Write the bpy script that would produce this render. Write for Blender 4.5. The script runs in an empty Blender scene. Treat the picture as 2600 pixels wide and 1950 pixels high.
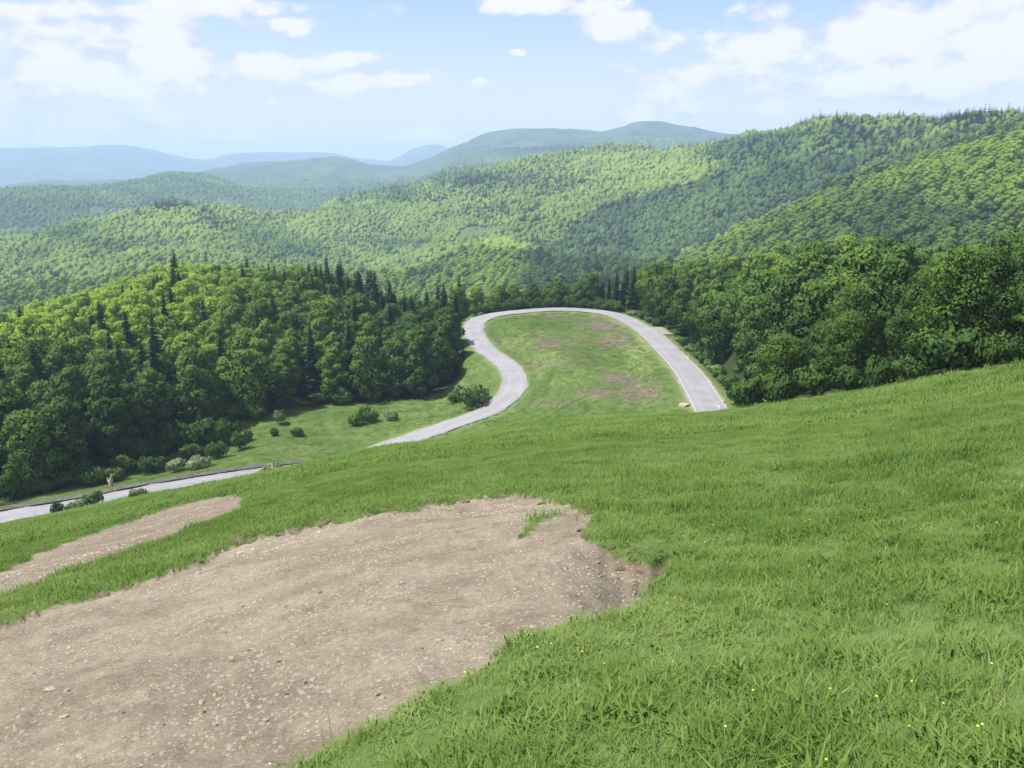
import bpy, math, random
import numpy as np
from mathutils import Vector

random.seed(7); RNG = np.random.default_rng(11)
R = math.radians
SC = bpy.context.scene
COL = SC.collection
W0, H0, F0, VH = 1024.0, 768.0, 803.0, 170.0        # frame, focal length in px, row of the true horizon
PITCH = math.atan((H0/2-VH)/F0); CP, SP = math.cos(PITCH), math.sin(PITCH)
EYE = 2.2                                            # eye height over the meadow; the eye is the origin

# ------------------------------------------------------------------ camera, sky, sun, exposure
cam = bpy.data.cameras.new('camera'); co = bpy.data.objects.new('camera', cam); COL.objects.link(co)
cam.sensor_width = 36.0; cam.lens = 36.0*F0/W0; cam.clip_start = 0.1; cam.clip_end = 60000
co.location = (0, 0, 0); co.rotation_euler = (math.pi/2-PITCH, 0, 0); SC.camera = co
SUN_AZ, SUN_EL = -100.0, 60.0                         # degrees from the view axis (+ = right), height
SKY_STRENGTH, SUN_STRENGTH, EXPOSURE = 0.10, 5.0, 0.90
CLOUD_VAL = 4.9
HAZE_DENSITY, HAZE_COLOR = 0.00014, (0.52, 0.70, 1.0, 1)

SC.view_settings.view_transform = 'Standard'; SC.view_settings.look = 'None'
SC.view_settings.gamma = 1.0; SC.view_settings.use_curve_mapping = False
SC.view_settings.exposure = EXPOSURE
SC.cycles.max_bounces = 6; SC.cycles.diffuse_bounces = 3; SC.cycles.transparent_max_bounces = 6
SC.cycles.volume_bounces = 1; SC.cycles.transmission_bounces = 3; SC.cycles.sample_clamp_indirect = 4
SC.cycles.use_denoising = True

sun = bpy.data.lights.new('sun', 'SUN'); so = bpy.data.objects.new('sun', sun); COL.objects.link(so)
sun.energy = SUN_STRENGTH; sun.angle = R(0.5); sun.color = (1.0, 0.95, 0.86)
sd = Vector((math.sin(R(SUN_AZ))*math.cos(R(SUN_EL)), math.cos(R(SUN_AZ))*math.cos(R(SUN_EL)), math.sin(R(SUN_EL))))
so.rotation_euler = sd.to_track_quat('Z', 'Y').to_euler()


class NT:
    """small helper to wire node trees"""
    def __init__(self, tree): self.t = tree; self.n = tree.nodes; self.l = tree.links
    def add(self, typ, **kw):
        nd = self.n.new(typ)
        for k, v in kw.items(): setattr(nd, k, v)
        return nd
    def put(self, sock, v):
        if isinstance(v, bpy.types.NodeSocket): self.l.new(v, sock)
        elif v is not None: sock.default_value = v
    def math(self, op, a, b=None, c=None, clamp=False):
        nd = self.add('ShaderNodeMath', operation=op, use_clamp=clamp)
        for i, v in enumerate((a, b, c)):
            if v is not None: self.put(nd.inputs[i], v)
        return nd.outputs[0]
    def mix(self, f, a, b, blend='MIX'):
        nd = self.add('ShaderNodeMix', data_type='RGBA', blend_type=blend)
        self.put(nd.inputs[0], f); self.put(nd.inputs[6], a); self.put(nd.inputs[7], b)
        return nd.outputs[2]
    def noise(self, vec, scale, detail=4, rough=0.5, out='Fac', dist=0.0):
        nd = self.add('ShaderNodeTexNoise'); self.put(nd.inputs['Vector'], vec)
        nd.inputs['Scale'].default_value = scale; nd.inputs['Detail'].default_value = detail
        nd.inputs['Roughness'].default_value = rough; nd.inputs['Distortion'].default_value = dist
        return nd.outputs[out]
    def step(self, v, a, b, lo=0.0, hi=1.0):
        nd = self.add('ShaderNodeMapRange', interpolation_type='SMOOTHSTEP')
        self.put(nd.inputs[0], v); nd.inputs[1].default_value = a; nd.inputs[2].default_value = b
        nd.inputs[3].default_value = lo; nd.inputs[4].default_value = hi
        return nd.outputs[0]
    def attr(self, name, typ='GEOMETRY', out='Fac'):
        nd = self.add('ShaderNodeAttribute', attribute_type=typ, attribute_name=name)
        return nd.outputs[out]


def px_dir(u, v):
    xc = (u-W0/2)/F0; yc = -(v-H0/2)/F0
    return xc, CP+yc*SP, -SP+yc*CP                  # world direction of a pixel (x right, y forward)

def az_tan(u, v):
    x, y, z = px_dir(u, v)
    return math.atan2(x, y), z/math.hypot(x, y)

def project(x, y, z):
    f = y*CP-z*SP; up = y*SP+z*CP
    f = np.where(np.abs(f) < 1e-6, 1e-6, f)
    u = W0/2+F0*x/f; v = H0/2-F0*up/f
    return np.where(f > 0, u, -1e5), np.where(f > 0, v, 1e5)

# world: physical sky with a layer of fair weather cloud
wd = bpy.data.worlds.new('World'); SC.world = wd; wd.use_nodes = True
n = NT(wd.node_tree); n.n.clear()
sky = n.add('ShaderNodeTexSky', sky_type='NISHITA'); sky.sun_disc = False
sky.sun_elevation = R(SUN_EL); sky.sun_rotation = R(SUN_AZ); sky.altitude = 700
sky.air_density = 1.0; sky.dust_density = 1.5; sky.ozone_density = 1.2
tc = n.add('ShaderNodeTexCoord'); sp = n.add('ShaderNodeSeparateXYZ'); n.l.new(tc.outputs['Generated'], sp.inputs[0])
dx, dy, dz = sp.outputs
azn = n.math('ARCTAN2', dx, dy); eln = n.math('ARCSINE', dz)
den = n.math('ADD', n.math('MAXIMUM', dz, 0.0), 0.09)
cv = n.add('ShaderNodeCombineXYZ'); n.put(cv.inputs[0], n.math('DIVIDE', dx, den)); n.put(cv.inputs[1], n.math('DIVIDE', dy, den))
big = n.noise(cv.outputs[0], 0.8, 7, 0.55, dist=0.25)
cv2 = n.add('ShaderNodeCombineXYZ'); n.put(cv2.inputs[0], n.math('MULTIPLY', azn, 1.0)); n.put(cv2.inputs[1], n.math('MULTIPLY', eln, 1.7))
fine = n.noise(cv2.outputs[0], 12.0, 9, 0.58, dist=0.2)
wob = n.noise(cv2.outputs[0], 6.0, 4, 0.5, out='Color')
ws = n.add('ShaderNodeSeparateXYZ'); n.l.new(wob, ws.inputs[0])
azw = n.math('ADD', azn, n.math('MULTIPLY', n.math('SUBTRACT', ws.outputs[0], 0.5), 0.09))
elw = n.math('ADD', eln, n.math('MULTIPLY', n.math('SUBTRACT', ws.outputs[1], 0.5), 0.04))
# cloud banks: (u, v, half width px, half height px, strength)
BLOBS = [(110, 62, 100, 30, 1.0), (60, 12, 110, 10, .75), (250, 8, 95, 14, .65), (285, 28, 42, 12, .8), (175, 40, 45, 12, .5), (40, 95, 130, 22, .55),
         (270, 68, 45, 13, .85), (300, 84, 45, 9, .5), (345, 63, 36, 8, 1.0), (318, 66, 30, 7, .8), (388, 83, 48, 9, 1.0), (474, 87, 14, 5, .8), (521, 51, 12, 4, .8),
         (210, 84, 60, 8, .45), (110, 115, 90, 10, .45), (280, 101, 9, 4, .5), (560, 5, 70, 9, .9), (620, 22, 55, 16, .7), (690, 40, 60, 22, .65),
         (770, 45, 55, 17, 1.0), (860, 48, 90, 20, .9), (980, 28, 110, 30, 1.0), (900, 80, 150, 16, .85), (720, 78, 90, 24, .65), (700, 55, 60, 14, .7), (640, 115, 55, 12, .7),
         (800, 105, 150, 14, .5), (460, 135, 70, 8, .5), (280, 140, 120, 9, .45), (60, 130, 120, 14, .4), (740, 8, 50, 12, .6)]
tot = None
for (u, v, w, h, a) in BLOBS:
    x, y, z = px_dir(u, v); a0 = math.atan2(x, y); e0 = math.asin(z/math.sqrt(x*x+y*y+z*z))
    q1 = n.math('MULTIPLY', n.math('SUBTRACT', azw, a0), F0/w*.95); q2 = n.math('MULTIPLY', n.math('SUBTRACT', elw, e0), F0/h*.88)
    s2 = n.math('MULTIPLY_ADD', q1, q1, n.math('MULTIPLY', q2, q2))
    g = n.math('MULTIPLY', n.math('POWER', 2.718, n.math('MULTIPLY', s2, -1.0)), a)
    tot = g if tot is None else n.math('MAXIMUM', tot, g)
inview = n.step(n.math('ABSOLUTE', azn), 0.75, 0.95)          # beyond the mapped banks the same cover goes on as plain noise
inhigh = n.step(eln, 0.22, 0.34)
away = n.math('MAXIMUM', inview, inhigh)
bigm = n.step(big, 0.40, 0.62)
hol = n.noise(cv2.outputs[0], 5.5, 5, .55); tot = n.math('MULTIPLY', tot, n.step(hol, .28, .58, .66, 1.12))
base = n.math('MAXIMUM', tot, n.math('MULTIPLY', bigm, away))
dens = n.math('MULTIPLY_ADD', n.math('SUBTRACT', fine, 0.5), 1.9, base)
mask = n.math('MULTIPLY', n.step(dens, 0.25, 0.60), 0.95)
puff = n.noise(cv2.outputs[0], 22.0, 6, 0.55)
cb = n.step(n.math('MULTIPLY_ADD', n.math('SUBTRACT', dens, .45), .55, puff), 0.36, 0.66)
ccol = n.mix(cb, (CLOUD_VAL*.78, CLOUD_VAL*.82, CLOUD_VAL*.90, 1), (CLOUD_VAL*1.14, CLOUD_VAL*1.11, CLOUD_VAL*1.08, 1))
skyc = n.mix(1.0, sky.outputs[0], (1.08, 1.02, 1.22, 1), 'MULTIPLY')
hz = n.step(eln, 0.19, 0.015)
skyc = n.mix(n.math('MULTIPLY', hz, .62), skyc, (CLOUD_VAL*.94, CLOUD_VAL*.88, CLOUD_VAL*.82, 1))
skycol = n.mix(mask, skyc, ccol)
bg = n.add('ShaderNodeBackground'); n.l.new(skycol, bg.inputs[0]); bg.inputs[1].default_value = SKY_STRENGTH
wo = n.add('ShaderNodeOutputWorld'); n.l.new(bg.outputs[0], wo.inputs[0])

# ------------------------------------------------------------------ small library
def tag(o, label=None, cat=None, group=None, kind=None, tint=None):
    if label: o['label'] = label
    if cat: o['category'] = cat
    if group: o['group'] = group
    if kind: o['kind'] = kind
    if tint is not None: o['tint'] = float(tint)
    return o

def link(name, data, parent=None, loc=None):
    o = bpy.data.objects.new(name, data); COL.objects.link(o)
    if parent is not None: o.parent = parent
    if loc is not None: o.location = loc
    return o

def mesh_np(name, V, Q, mat=None, smooth=False, k=4):
    """V: (n,3), Q: (m,k) faces all of k corners"""
    me = bpy.data.meshes.new(name); V = np.asarray(V, np.float32); Q = np.asarray(Q, np.int32)
    me.vertices.add(len(V)); me.vertices.foreach_set('co', V.ravel())
    me.loops.add(Q.size); me.loops.foreach_set('vertex_index', Q.ravel())
    me.polygons.add(len(Q)); me.polygons.foreach_set('loop_start', np.arange(len(Q), dtype=np.int32)*k)
    if smooth: me.polygons.foreach_set('use_smooth', np.ones(len(Q), bool))
    me.update(calc_edges=True)
    if mat: me.materials.append(mat)
    return me

def set_attr(me, name, arr):
    a = me.attributes.new(name, 'FLOAT', 'POINT'); a.data.foreach_set('value', np.asarray(arr, np.float32))

_perm = np.random.default_rng(5).permutation(1024)
_grad = np.random.default_rng(6).uniform(0, 2*np.pi, 1024)
def perlin(x, y, seed=0):
    xi = np.floor(x).astype(np.int64); yi = np.floor(y).astype(np.int64); xf = x-xi; yf = y-yi
    def g(ix, iy, fx, fy):
        a = _grad[_perm[(_perm[(ix+seed*37) & 1023]+iy) & 1023]]
        return np.cos(a)*fx+np.sin(a)*fy
    sx = xf*xf*xf*(xf*(xf*6-15)+10); sy = yf*yf*yf*(yf*(yf*6-15)+10)
    a = g(xi, yi, xf, yf); b = g(xi+1, yi, xf-1, yf); c = g(xi, yi+1, xf, yf-1); d = g(xi+1, yi+1, xf-1, yf-1)
    return (a+(b-a)*sx)*(1-sy)+(c+(d-c)*sx)*sy
def fbm(x, y, oct=4, seed=0, gain=.5):
    s = 0; a = 1.0
    for o in range(oct): s = s+a*perlin(x*2**o+o*17.3, y*2**o-o*9.1, seed+o); a *= gain
    return s*1.4
def sstep(x, a, b):
    t = np.clip((x-a)/(b-a), 0, 1); return t*t*(3-2*t)

def pchip_slopes(X, Y):
    """X,Y: (K,N) along axis 0"""
    h = np.diff(X, axis=0); d = np.diff(Y, axis=0)/h
    m = np.zeros_like(Y); m[0] = d[0]; m[-1] = d[-1]
    w1 = 2*h[1:]+h[:-1]; w2 = h[1:]+2*h[:-1]
    same = d[:-1]*d[1:] > 0
    with np.errstate(divide='ignore', invalid='ignore'):
        hm = (w1+w2)/(w1/d[:-1]+w2/d[1:])
    m[1:-1] = np.where(same, hm, 0); return m

# ------------------------------------------------------------------ the lie of the land
# rows of survey points (u, v, distance), nearest row first; a hidden dip simply has a lower sight line
ROWS = [
 [(-400, 640, 84), (-250, 585, 84), (0, 530, 84), (115, 506, 84), (250, 477.5, 84), (300, 466, 85), (340, 457, 86), (380, 449, 86), (450, 439, 88), (530, 425, 90), (600, 418, 92), (690, 415, 96), (735, 411, 96), (800, 400, 92), (870, 388, 88), (950, 374, 80), (1024, 362, 74), (1270, 315, 60), (1500, 290, 55)],
 [(-400, 600, 150), (-250, 572, 150), (0, 517, 150), (115, 493.5, 152), (185, 481.5, 155), (250, 473, 160), (315, 467, 168), (345, 459, 172), (380, 448, 178), (432, 433, 186), (500, 408, 190), (600, 403, 165), (690, 410, 150), (735, 405, 140), (800, 384, 122), (870, 369, 115), (950, 354, 110), (1024, 341, 105), (1270, 298, 90), (1500, 280, 85)],
 [(-400, 540, 185), (-250, 525, 185), (0, 492, 182), (130, 470, 185), (220, 445, 195), (300, 412, 216), (380, 396, 226), (450, 378, 232), (490, 362, 226), (560, 357, 214), (620, 357, 214), (655, 352, 212), (710, 345, 205), (760, 340, 180), (850, 331, 172), (950, 324, 165), (1024, 309, 160), (1270, 265, 140), (1500, 250, 130)],
 [(-400, 430, 250), (-250, 415, 255), (0, 392, 268), (93, 375, 275), (185, 352, 286), (300, 342, 280), (384, 348, 270), (444, 346, 262), (480, 327, 258), (560, 320, 262), (620, 320, 260), (660, 322, 252), (700, 322, 242), (760, 318, 232), (850, 306, 228), (950, 303, 220), (1024, 291, 215), (1270, 240, 190), (1500, 230, 180)],
 [(-400, 420, 350), (-250, 405, 360), (0, 366, 375), (46, 346, 382), (93, 332, 390), (139, 316, 400), (185, 300, 400), (259, 308, 370), (300, 310, 350), (347, 318, 330), (384, 328, 310), (417, 335, 300), (444, 332, 292), (480, 312, 285), (520, 308.2, 283), (600, 307, 282), (640, 309, 282), (700, 308, 280), (760, 303, 275), (850, 294, 270), (950, 292, 262), (1024, 284, 258), (1270, 250, 240), (1500, 220, 230)],
 [(-400, 440, 480), (-250, 420, 480), (0, 385, 490), (185, 340, 500), (300, 345, 480), (384, 352, 430), (444, 352, 390), (500, 350, 350), (600, 345, 345), (640, 330, 345), (700, 312, 350), (760, 300, 350), (850, 290, 350), (950, 287, 340), (1024, 276, 340), (1270, 244, 320), (1500, 210, 310)],
 [(-400, 360, 760), (-250, 355, 750), (0, 340, 740), (185, 325, 720), (300, 330, 700), (400, 330, 670), (500, 322, 620), (600, 316, 600), (680, 306, 590), (760, 295, 560), (850, 280, 520), (950, 274, 500), (1024, 262, 480), (1270, 228, 460), (1500, 200, 460)],
 [(-400, 320, 980), (-250, 308, 980), (0, 293, 980), (100, 284, 1000), (200, 274, 1020), (300, 282, 980), (400, 288, 900), (440, 280, 880), (480, 262, 900), (510, 256, 920), (560, 264, 900), (620, 273, 820), (672, 268, 760), (722, 243, 770), (787, 214, 790), (880, 180, 800), (960, 158, 790), (1024, 141, 780), (1270, 90, 760), (1500, 80, 760)],
 [(-400, 300, 1200), (-250, 285, 1200), (0, 272, 1200), (100, 262, 1230), (200, 252, 1250), (300, 262, 1250), (400, 262, 1250), (440, 255, 1200), (480, 244, 1150), (510, 240, 1150), (560, 247, 1120), (620, 257, 1050), (672, 262, 980), (722, 242, 960), (787, 214, 960), (880, 182, 930), (960, 159, 900), (1024, 143, 880), (1270, 92, 850), (1500, 82, 850)],
 [(-400, 265, 1500), (-250, 255, 1500), (0, 243, 1480), (51, 234, 1500), (93, 224, 1520), (139, 216, 1560), (199, 211, 1600), (225, 218, 1600), (260, 220, 1600), (300, 218, 1600), (340, 215, 1600), (400, 214, 1560), (463, 207, 1500), (545, 196, 1450), (620, 195, 1350), (700, 185, 1280), (760, 172, 1220), (840, 150, 1150), (900, 142, 1100), (960, 137, 1050), (1024, 130, 1000), (1270, 85, 950), (1500, 78, 950)],
 [(-400, 270, 1750), (-250, 260, 1750), (0, 249, 1700), (93, 230, 1720), (199, 213, 1760), (260, 219, 1800), (300, 216, 1850), (333, 202, 1900), (370, 193, 1950), (400, 189, 2000), (420, 184, 2050), (463, 174, 2100), (500, 168, 2100), (545, 159, 2150), (580, 154, 2150), (640, 151, 2150), (665, 154, 2050), (700, 150, 1950), (740, 141, 1800), (800, 133, 1550), (840, 124, 1400), (900, 128, 1350), (960, 126, 1300), (1024, 124, 1250), (1270, 84, 1200), (1500, 77, 1200)],
 [(-400, 285, 2300), (0, 262, 2250), (199, 240, 2300), (300, 235, 2400), (400, 212, 2600), (500, 190, 2700), (600, 170, 2750), (700, 170, 2600), (800, 160, 2300), (900, 155, 2200), (1024, 150, 2100), (1270, 120, 2000), (1500, 120, 2000)],
 [(-400, 235, 3200), (-100, 205, 3300), (0, 199, 3300), (46, 193, 3350), (93, 189, 3400), (139, 182, 3450), (176, 175, 3500), (204, 177, 3500), (240, 186, 3500), (290, 191, 3500), (330, 194, 3500), (400, 184, 3500), (463, 172, 3500), (545, 160, 3500), (640, 150, 3500), (740, 160, 3500), (1024, 160, 3500), (1500, 160, 3500)],
 [(-400, 235, 4100), (-100, 212, 4100), (0, 206, 4100), (176, 190, 4200), (290, 194, 4200), (400, 186, 4000), (463, 168, 3950), (545, 158, 3950), (640, 148, 3950), (740, 155, 4000), (1024, 160, 4000), (1500, 160, 4000)],
 [(-400, 215, 5600), (-100, 193, 5600), (0, 187, 5600), (60, 180, 5600), (110, 179, 5600), (170, 184, 5600), (213, 169, 5600), (255, 163, 5600), (290, 161, 5600), (342, 158, 5600), (372, 166, 5500), (400, 167, 5400), (430, 158, 5300), (463, 144, 5200), (490, 132.5, 5200), (530, 128.5, 5200), (575, 130, 5200), (600, 131, 5200), (622, 127, 5200), (632, 122.5, 5200), (655, 121.5, 5200), (685, 126, 5200), (722, 134, 5200), (750, 138, 5200), (850, 150, 5200), (1024, 165, 5200), (1500, 165, 5200)],
 [(-400, 200, 7500), (0, 190, 7500), (200, 185, 7500), (400, 180, 7500), (600, 172, 7500), (1024, 172, 7500), (1500, 172, 7500)],
 [(-400, 158, 11000), (-250, 152, 11000), (0, 148, 11000), (70, 147, 11000), (111, 145, 11000), (143, 148, 11000), (176, 155.5, 11000), (204, 160, 11000), (231, 154, 11000), (260, 152, 11000), (324, 152, 11000), (352, 157, 11000), (385, 161, 11000), (400, 156, 11000), (416, 148, 11000), (435, 144.5, 11000), (450, 149, 11000), (470, 156, 11000), (600, 162, 11000), (1024, 162, 11000), (1500, 162, 11000)],
 [(-400, 178, 16000), (1500, 178, 16000)],
]
az_f = np.arange(-42.0, 42.001, 0.14)
az_grid = np.radians(np.concatenate([np.arange(-180, -44, 3.0), [-44, -43], az_f, [43, 44], np.arange(47, 180.1, 3.0)]))
r_grid = np.exp(np.arange(math.log(0.6), math.log(16000), 0.0158))
NA, NR = len(az_grid), len(r_grid)

RR, ZZ = [np.full(NA, 0.0)], [np.full(NA, -EYE)]
for row in ROWS:
    pts = sorted((az_tan(u, v)+(r,)) for u, v, r in row)
    A = np.array([p[0] for p in pts])[:, None]; T = np.array([p[1] for p in pts])[:, None]; D = np.array([p[2] for p in pts])[:, None]
    mt = pchip_slopes(A, T)[:, 0]; md = pchip_slopes(A, D)[:, 0]; A = A[:, 0]; T = T[:, 0]; D = D[:, 0]
    q = np.clip(az_grid, A[0], A[-1]); i = np.clip(np.searchsorted(A, q)-1, 0, len(A)-2); h = A[i+1]-A[i]; t = (q-A[i])/h
    def her(Y, M):
        return (2*t**3-3*t*t+1)*Y[i]+(t**3-2*t*t+t)*h*M[i]+(-2*t**3+3*t*t)*Y[i+1]+(t**3-t*t)*h*M[i+1]
    tn, dd = her(T, mt), her(D, md)
    RR.append(dd); ZZ.append(dd*tn)
RR = np.array(RR); ZZ = np.array(ZZ); MM = pchip_slopes(RR, ZZ)
Z = np.zeros((NA, NR)); cols = np.arange(NA)
for j, r in enumerate(r_grid):
    i = np.clip((RR < r).sum(0)-1, 0, len(RR)-2)
    x0, x1 = RR[i, cols], RR[i+1, cols]; h = x1-x0; t = np.clip((r-x0)/h, 0, 1)
    Z[:, j] = (2*t**3-3*t*t+1)*ZZ[i, cols]+(t**3-2*t*t+t)*h*MM[i, cols]+(-2*t**3+3*t*t)*ZZ[i+1, cols]+(t**3-t*t)*h*MM[i+1, cols]
AA, RG = np.meshgrid(az_grid, r_grid, indexing='ij')
X = RG*np.sin(AA); Y = RG*np.cos(AA)

def xy_ur(u, r, v=300):
    a = az_tan(u, v)[0]; return r*math.sin(a), r*math.cos(a)
# single humps that no row carries: (u, v of top, r, radius)
for (u, v, r, rad) in [(45, 203, 2700, 420), (-60, 214, 2600, 420), (300, 170, 4700, 500)]:
    a, tn = az_tan(u, v); x, y = r*math.sin(a), r*math.cos(a)
    g = np.exp(-((X-x)**2+(Y-y)**2)/rad**2); j = np.unravel_index(g.argmax(), g.shape)
    Z += g*(r*tn-Z[j])
# relief: spurs and gullies on the hills, soft undulation on the meadow
far = sstep(RG, 520, 1000); vfar = sstep(RG, 2200, 4000)
rid = 1-2*np.abs(fbm(X/420, Y/420, 3, 3)); n2 = fbm(X/160, Y/160, 4, 9)
ridgeline = 1-0.0*far
Z += far*(1-.82*sstep(RG, 1450, 2500))*(np.minimum(RG, 3000)/1000)*(17*(rid-.6)+11*n2)
Z += vfar*(13*(-.35+1-2*np.abs(fbm(X/1100+3, Y/1100, 4, 21)))*sstep(RG, 3000, 6000)*.55)
near = 1-sstep(RG, 90, 130)
Z += (fbm(X/9, Y/9, 3, 31)*.16*sstep(RG, 2, 14)+fbm(X/1.3, Y/1.3, 3, 33)*.035)*near
mid = sstep(RG, 120, 150)*(1-sstep(RG, 420, 500))
Z += fbm(X/30, Y/30, 3, 35)*.9*mid

def sample(G, x, y):
    x = np.asarray(x, float); y = np.asarray(y, float)
    a = np.arctan2(x, y); r = np.clip(np.hypot(x, y), r_grid[0], r_grid[-1]*.999)
    fi = np.interp(a, az_grid, np.arange(NA)); fj = np.interp(np.log(r), np.log(r_grid), np.arange(NR))
    i = np.minimum(fi.astype(int), NA-2); j = np.minimum(fj.astype(int), NR-2); s = fi-i; t = fj-j
    return (G[i, j]*(1-s)+G[i+1, j]*s)*(1-t)+(G[i, j+1]*(1-s)+G[i+1, j+1]*s)*t
def on_ground(u, v, rmin=2.0, rmax=400.0):
    """the point of the land seen at pixel (u, v) between two distances"""
    a, tn = az_tan(u, v); rs = np.exp(np.linspace(math.log(rmin), math.log(rmax), 900))
    z = sample(Z, rs*math.sin(a), rs*math.cos(a)); d = z-rs*tn
    k = np.nonzero((d[:-1] < 0) & (d[1:] >= 0))[0]
    r = rs[np.abs(d/rs).argmin()] if len(k) == 0 else rs[k[0]]
    return r*math.sin(a), r*math.cos(a)

# ------------------------------------------------------------------ the road
def spline(P, step=1.5):
    P = np.array(P, float); out = []
    for i in range(len(P)-1):
        p0 = P[max(i-1, 0)]; p1 = P[i]; p2 = P[i+1]; p3 = P[min(i+2, len(P)-1)]
        m = max(int(np.linalg.norm(p2[:2]-p1[:2])/step), 2)
        for k in range(m):
            t = k/m
            out.append(.5*((2*p1)+(-p0+p2)*t+(2*p0-5*p1+4*p2-p3)*t*t+(-p0+3*p1-3*p2+p3)*t**3))
    out.append(P[-1]); return np.array(out)
RP = [xy_ur(772, 119), xy_ur(750, 123), xy_ur(725, 134)]
RP += [on_ground(u, v, 120, 330) for u, v in [(710, 409), (696, 383), (677, 360), (656, 338), (632, 322), (606, 312.5), (560, 309), (520, 310.5), (490, 315), (475.5, 323), (474, 333), (484, 348), (506, 363), (516, 379), (507, 397), (486, 411), (455, 424), (425, 435)]]
RP += [xy_ur(382, 179), xy_ur(315, 167), xy_ur(250, 160), xy_ur(185, 155), xy_ur(115, 152), xy_ur(55, 150), xy_ur(0, 150), xy_ur(-80, 152), xy_ur(-200, 158), xy_ur(-350, 170)]
RC = spline(RP)
for _ in range(6): RC[1:-1] = (RC[:-2]+2*RC[1:-1]+RC[2:])/4
rz = sample(Z, RC[:, 0], RC[:, 1])
for _ in range(60): rz[1:-1] = (rz[:-2]+2*rz[1:-1]+rz[2:])/4
dT = np.gradient(RC, axis=0); dT /= np.linalg.norm(dT, axis=1)[:, None]; NRM = np.stack([dT[:, 1], -dT[:, 0]], 1)

def road_dist(x, y):
    x = np.ravel(x); y = np.ravel(y); best = np.full(len(x), 1e9); bi = np.zeros(len(x), int)
    for k in range(0, len(RC)):
        d = (x-RC[k, 0])**2+(y-RC[k, 1])**2; m = d < best; best[m] = d[m]; bi[m] = k
    dx = x-RC[bi, 0]; dy = y-RC[bi, 1]
    lat = dx*NRM[bi, 0]+dy*NRM[bi, 1]
    return np.sqrt(best), lat, bi
HALF = 3.25
RD = np.full((NA, NR), 999.0)
sel = (RG > 80) & (RG < 330) & (np.abs(AA) < R(60))
d, lat, bi = road_dist(X[sel], Y[sel]); RD[sel] = d
w = 1-sstep(d, HALF+2.2, HALF+9.0); Zs = Z[sel]
Z[sel] = Zs*(1-w)+(rz[bi]-.22-.10*np.clip(d-HALF, 0, 4))*w

# ------------------------------------------------------------------ bare earth patches (outlines read off as ground points)
S = 1024/2212
D1 = [(-900, 1520), (-300, 1450), (0, 1352), (60, 1325), (200, 1292), (330, 1243), (420, 1215), (520, 1172), (700, 1132), (850, 1102), (1000, 1082), (1090, 1070), (1160, 1073), (1192, 1084), (1290, 1092), (1300, 1106), (1262, 1132), (1258, 1155), (1335, 1172), (1400, 1184), (1478, 1186), (1460, 1212), (1412, 1256), (1345, 1288), (1268, 1320), (1225, 1344), (1130, 1372), (1080, 1402), (1000, 1447), (930, 1492), (870, 1532), (800, 1572), (700, 1622), (610, 1662), (300, 1830), (-900, 2000)]
D2 = [(-300, 1300), (0, 1232), (100, 1187), (200, 1150), (330, 1108), (440, 1078), (500, 1066), (528, 1070), (532, 1096), (450, 1130), (330, 1172), (200, 1214), (80, 1256), (0, 1284), (-300, 1370)]
HOLE = [(1190, 1096), (1215, 1104), (1168, 1122), (1138, 1146), (1104, 1172), (1096, 1168), (1125, 1136), (1152, 1106)]
def inpoly(u, v, P):
    P = np.array(P)*S; c = np.zeros(u.shape, bool); j = len(P)-1
    for i in range(len(P)):
        (xi, yi), (xj, yj) = P[i], P[j]
        m = ((yi > v) != (yj > v)) & (u < (xj-xi)*(v-yi)/(yj-yi+1e-12)+xi); c ^= m; j = i
    return c
U, V = project(X, Y, Z)
nearm = RG < 88
jig = fbm(X/.9, Y/.9, 3, 41)*7*np.clip(12/RG, .25, 1.3)
raw = (inpoly(U+jig, V+jig*.6, D1) & nearm & (RG < 60)).astype(float)
raw2 = (inpoly(U+jig*.9, V+jig*.5, D2) & nearm).astype(float)
hole = (inpoly(U, V, HOLE) & nearm).astype(float)
def blur(M, k):
    for _ in range(k):
        M = (np.roll(M, 1, 0)+M+np.roll(M, -1, 0))/3; M = (np.roll(M, 1, 1)+M+np.roll(M, -1, 1))/3
    return M
DIRT = np.maximum(blur(raw, 2)-blur(hole, 2)*.62, blur(raw2, 2))
soft = blur(raw, 7)
depth = .10+.48*sstep(U, 560, 650)*(1+.35*fbm(X/.8, Y/.8, 3, 161))*sstep(V, 520, 548)
rim = np.clip(blur(raw, 12)-raw, 0, 1)*sstep(U, -50, 40)*(V < 640)*(U < 560)*(V < 630)
Z -= np.where(nearm, soft*depth*sstep(RG, 3, 6), 0)
Z += np.where(nearm, rim*.22*(.6+fbm(X/.35, Y/.35, 3, 44)), 0)
Z += DIRT*(fbm(X/.45, Y/.45, 4, 47)*.035+fbm(X/2.2, Y/2.2, 2, 48)*.03)*nearm
Z -= blur(raw2, 3)*.12*nearm
U, V = project(X, Y, Z)

# ------------------------------------------------------------------ forest outlines (plan view)
def pip(x, y, P):
    P = np.array(P); c = np.zeros(np.shape(x), bool); j = len(P)-1
    for i in range(len(P)):
        xi, yi = P[i]; xj, yj = P[j]
        m = ((yi > y) != (yj > y)) & (x < (xj-xi)*(y-yi)/(yj-yi+1e-12)+xi); c ^= m; j = i
    return c
LEFT = [on_ground(u, v, 140, 330) for u, v in [(-60, 512), (0, 501), (60, 489), (130, 470), (170, 455), (205, 438), (232, 424), (256, 415), (285, 410), (330, 405), (375, 401), (420, 399), (448, 388), (462, 372), (468, 352)]]
LEFT += [xy_ur(u, r) for u, r in [(464, 268), (462, 290), (462, 345), (400, 470), (200, 500), (0, 500), (-300, 470)]] + [xy_ur(-300, 180, 500)]
RIGHT = [xy_ur(u, r) for u, r in [(462, 300), (505, 291), (560, 289), (605, 287), (640, 275)]]
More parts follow.
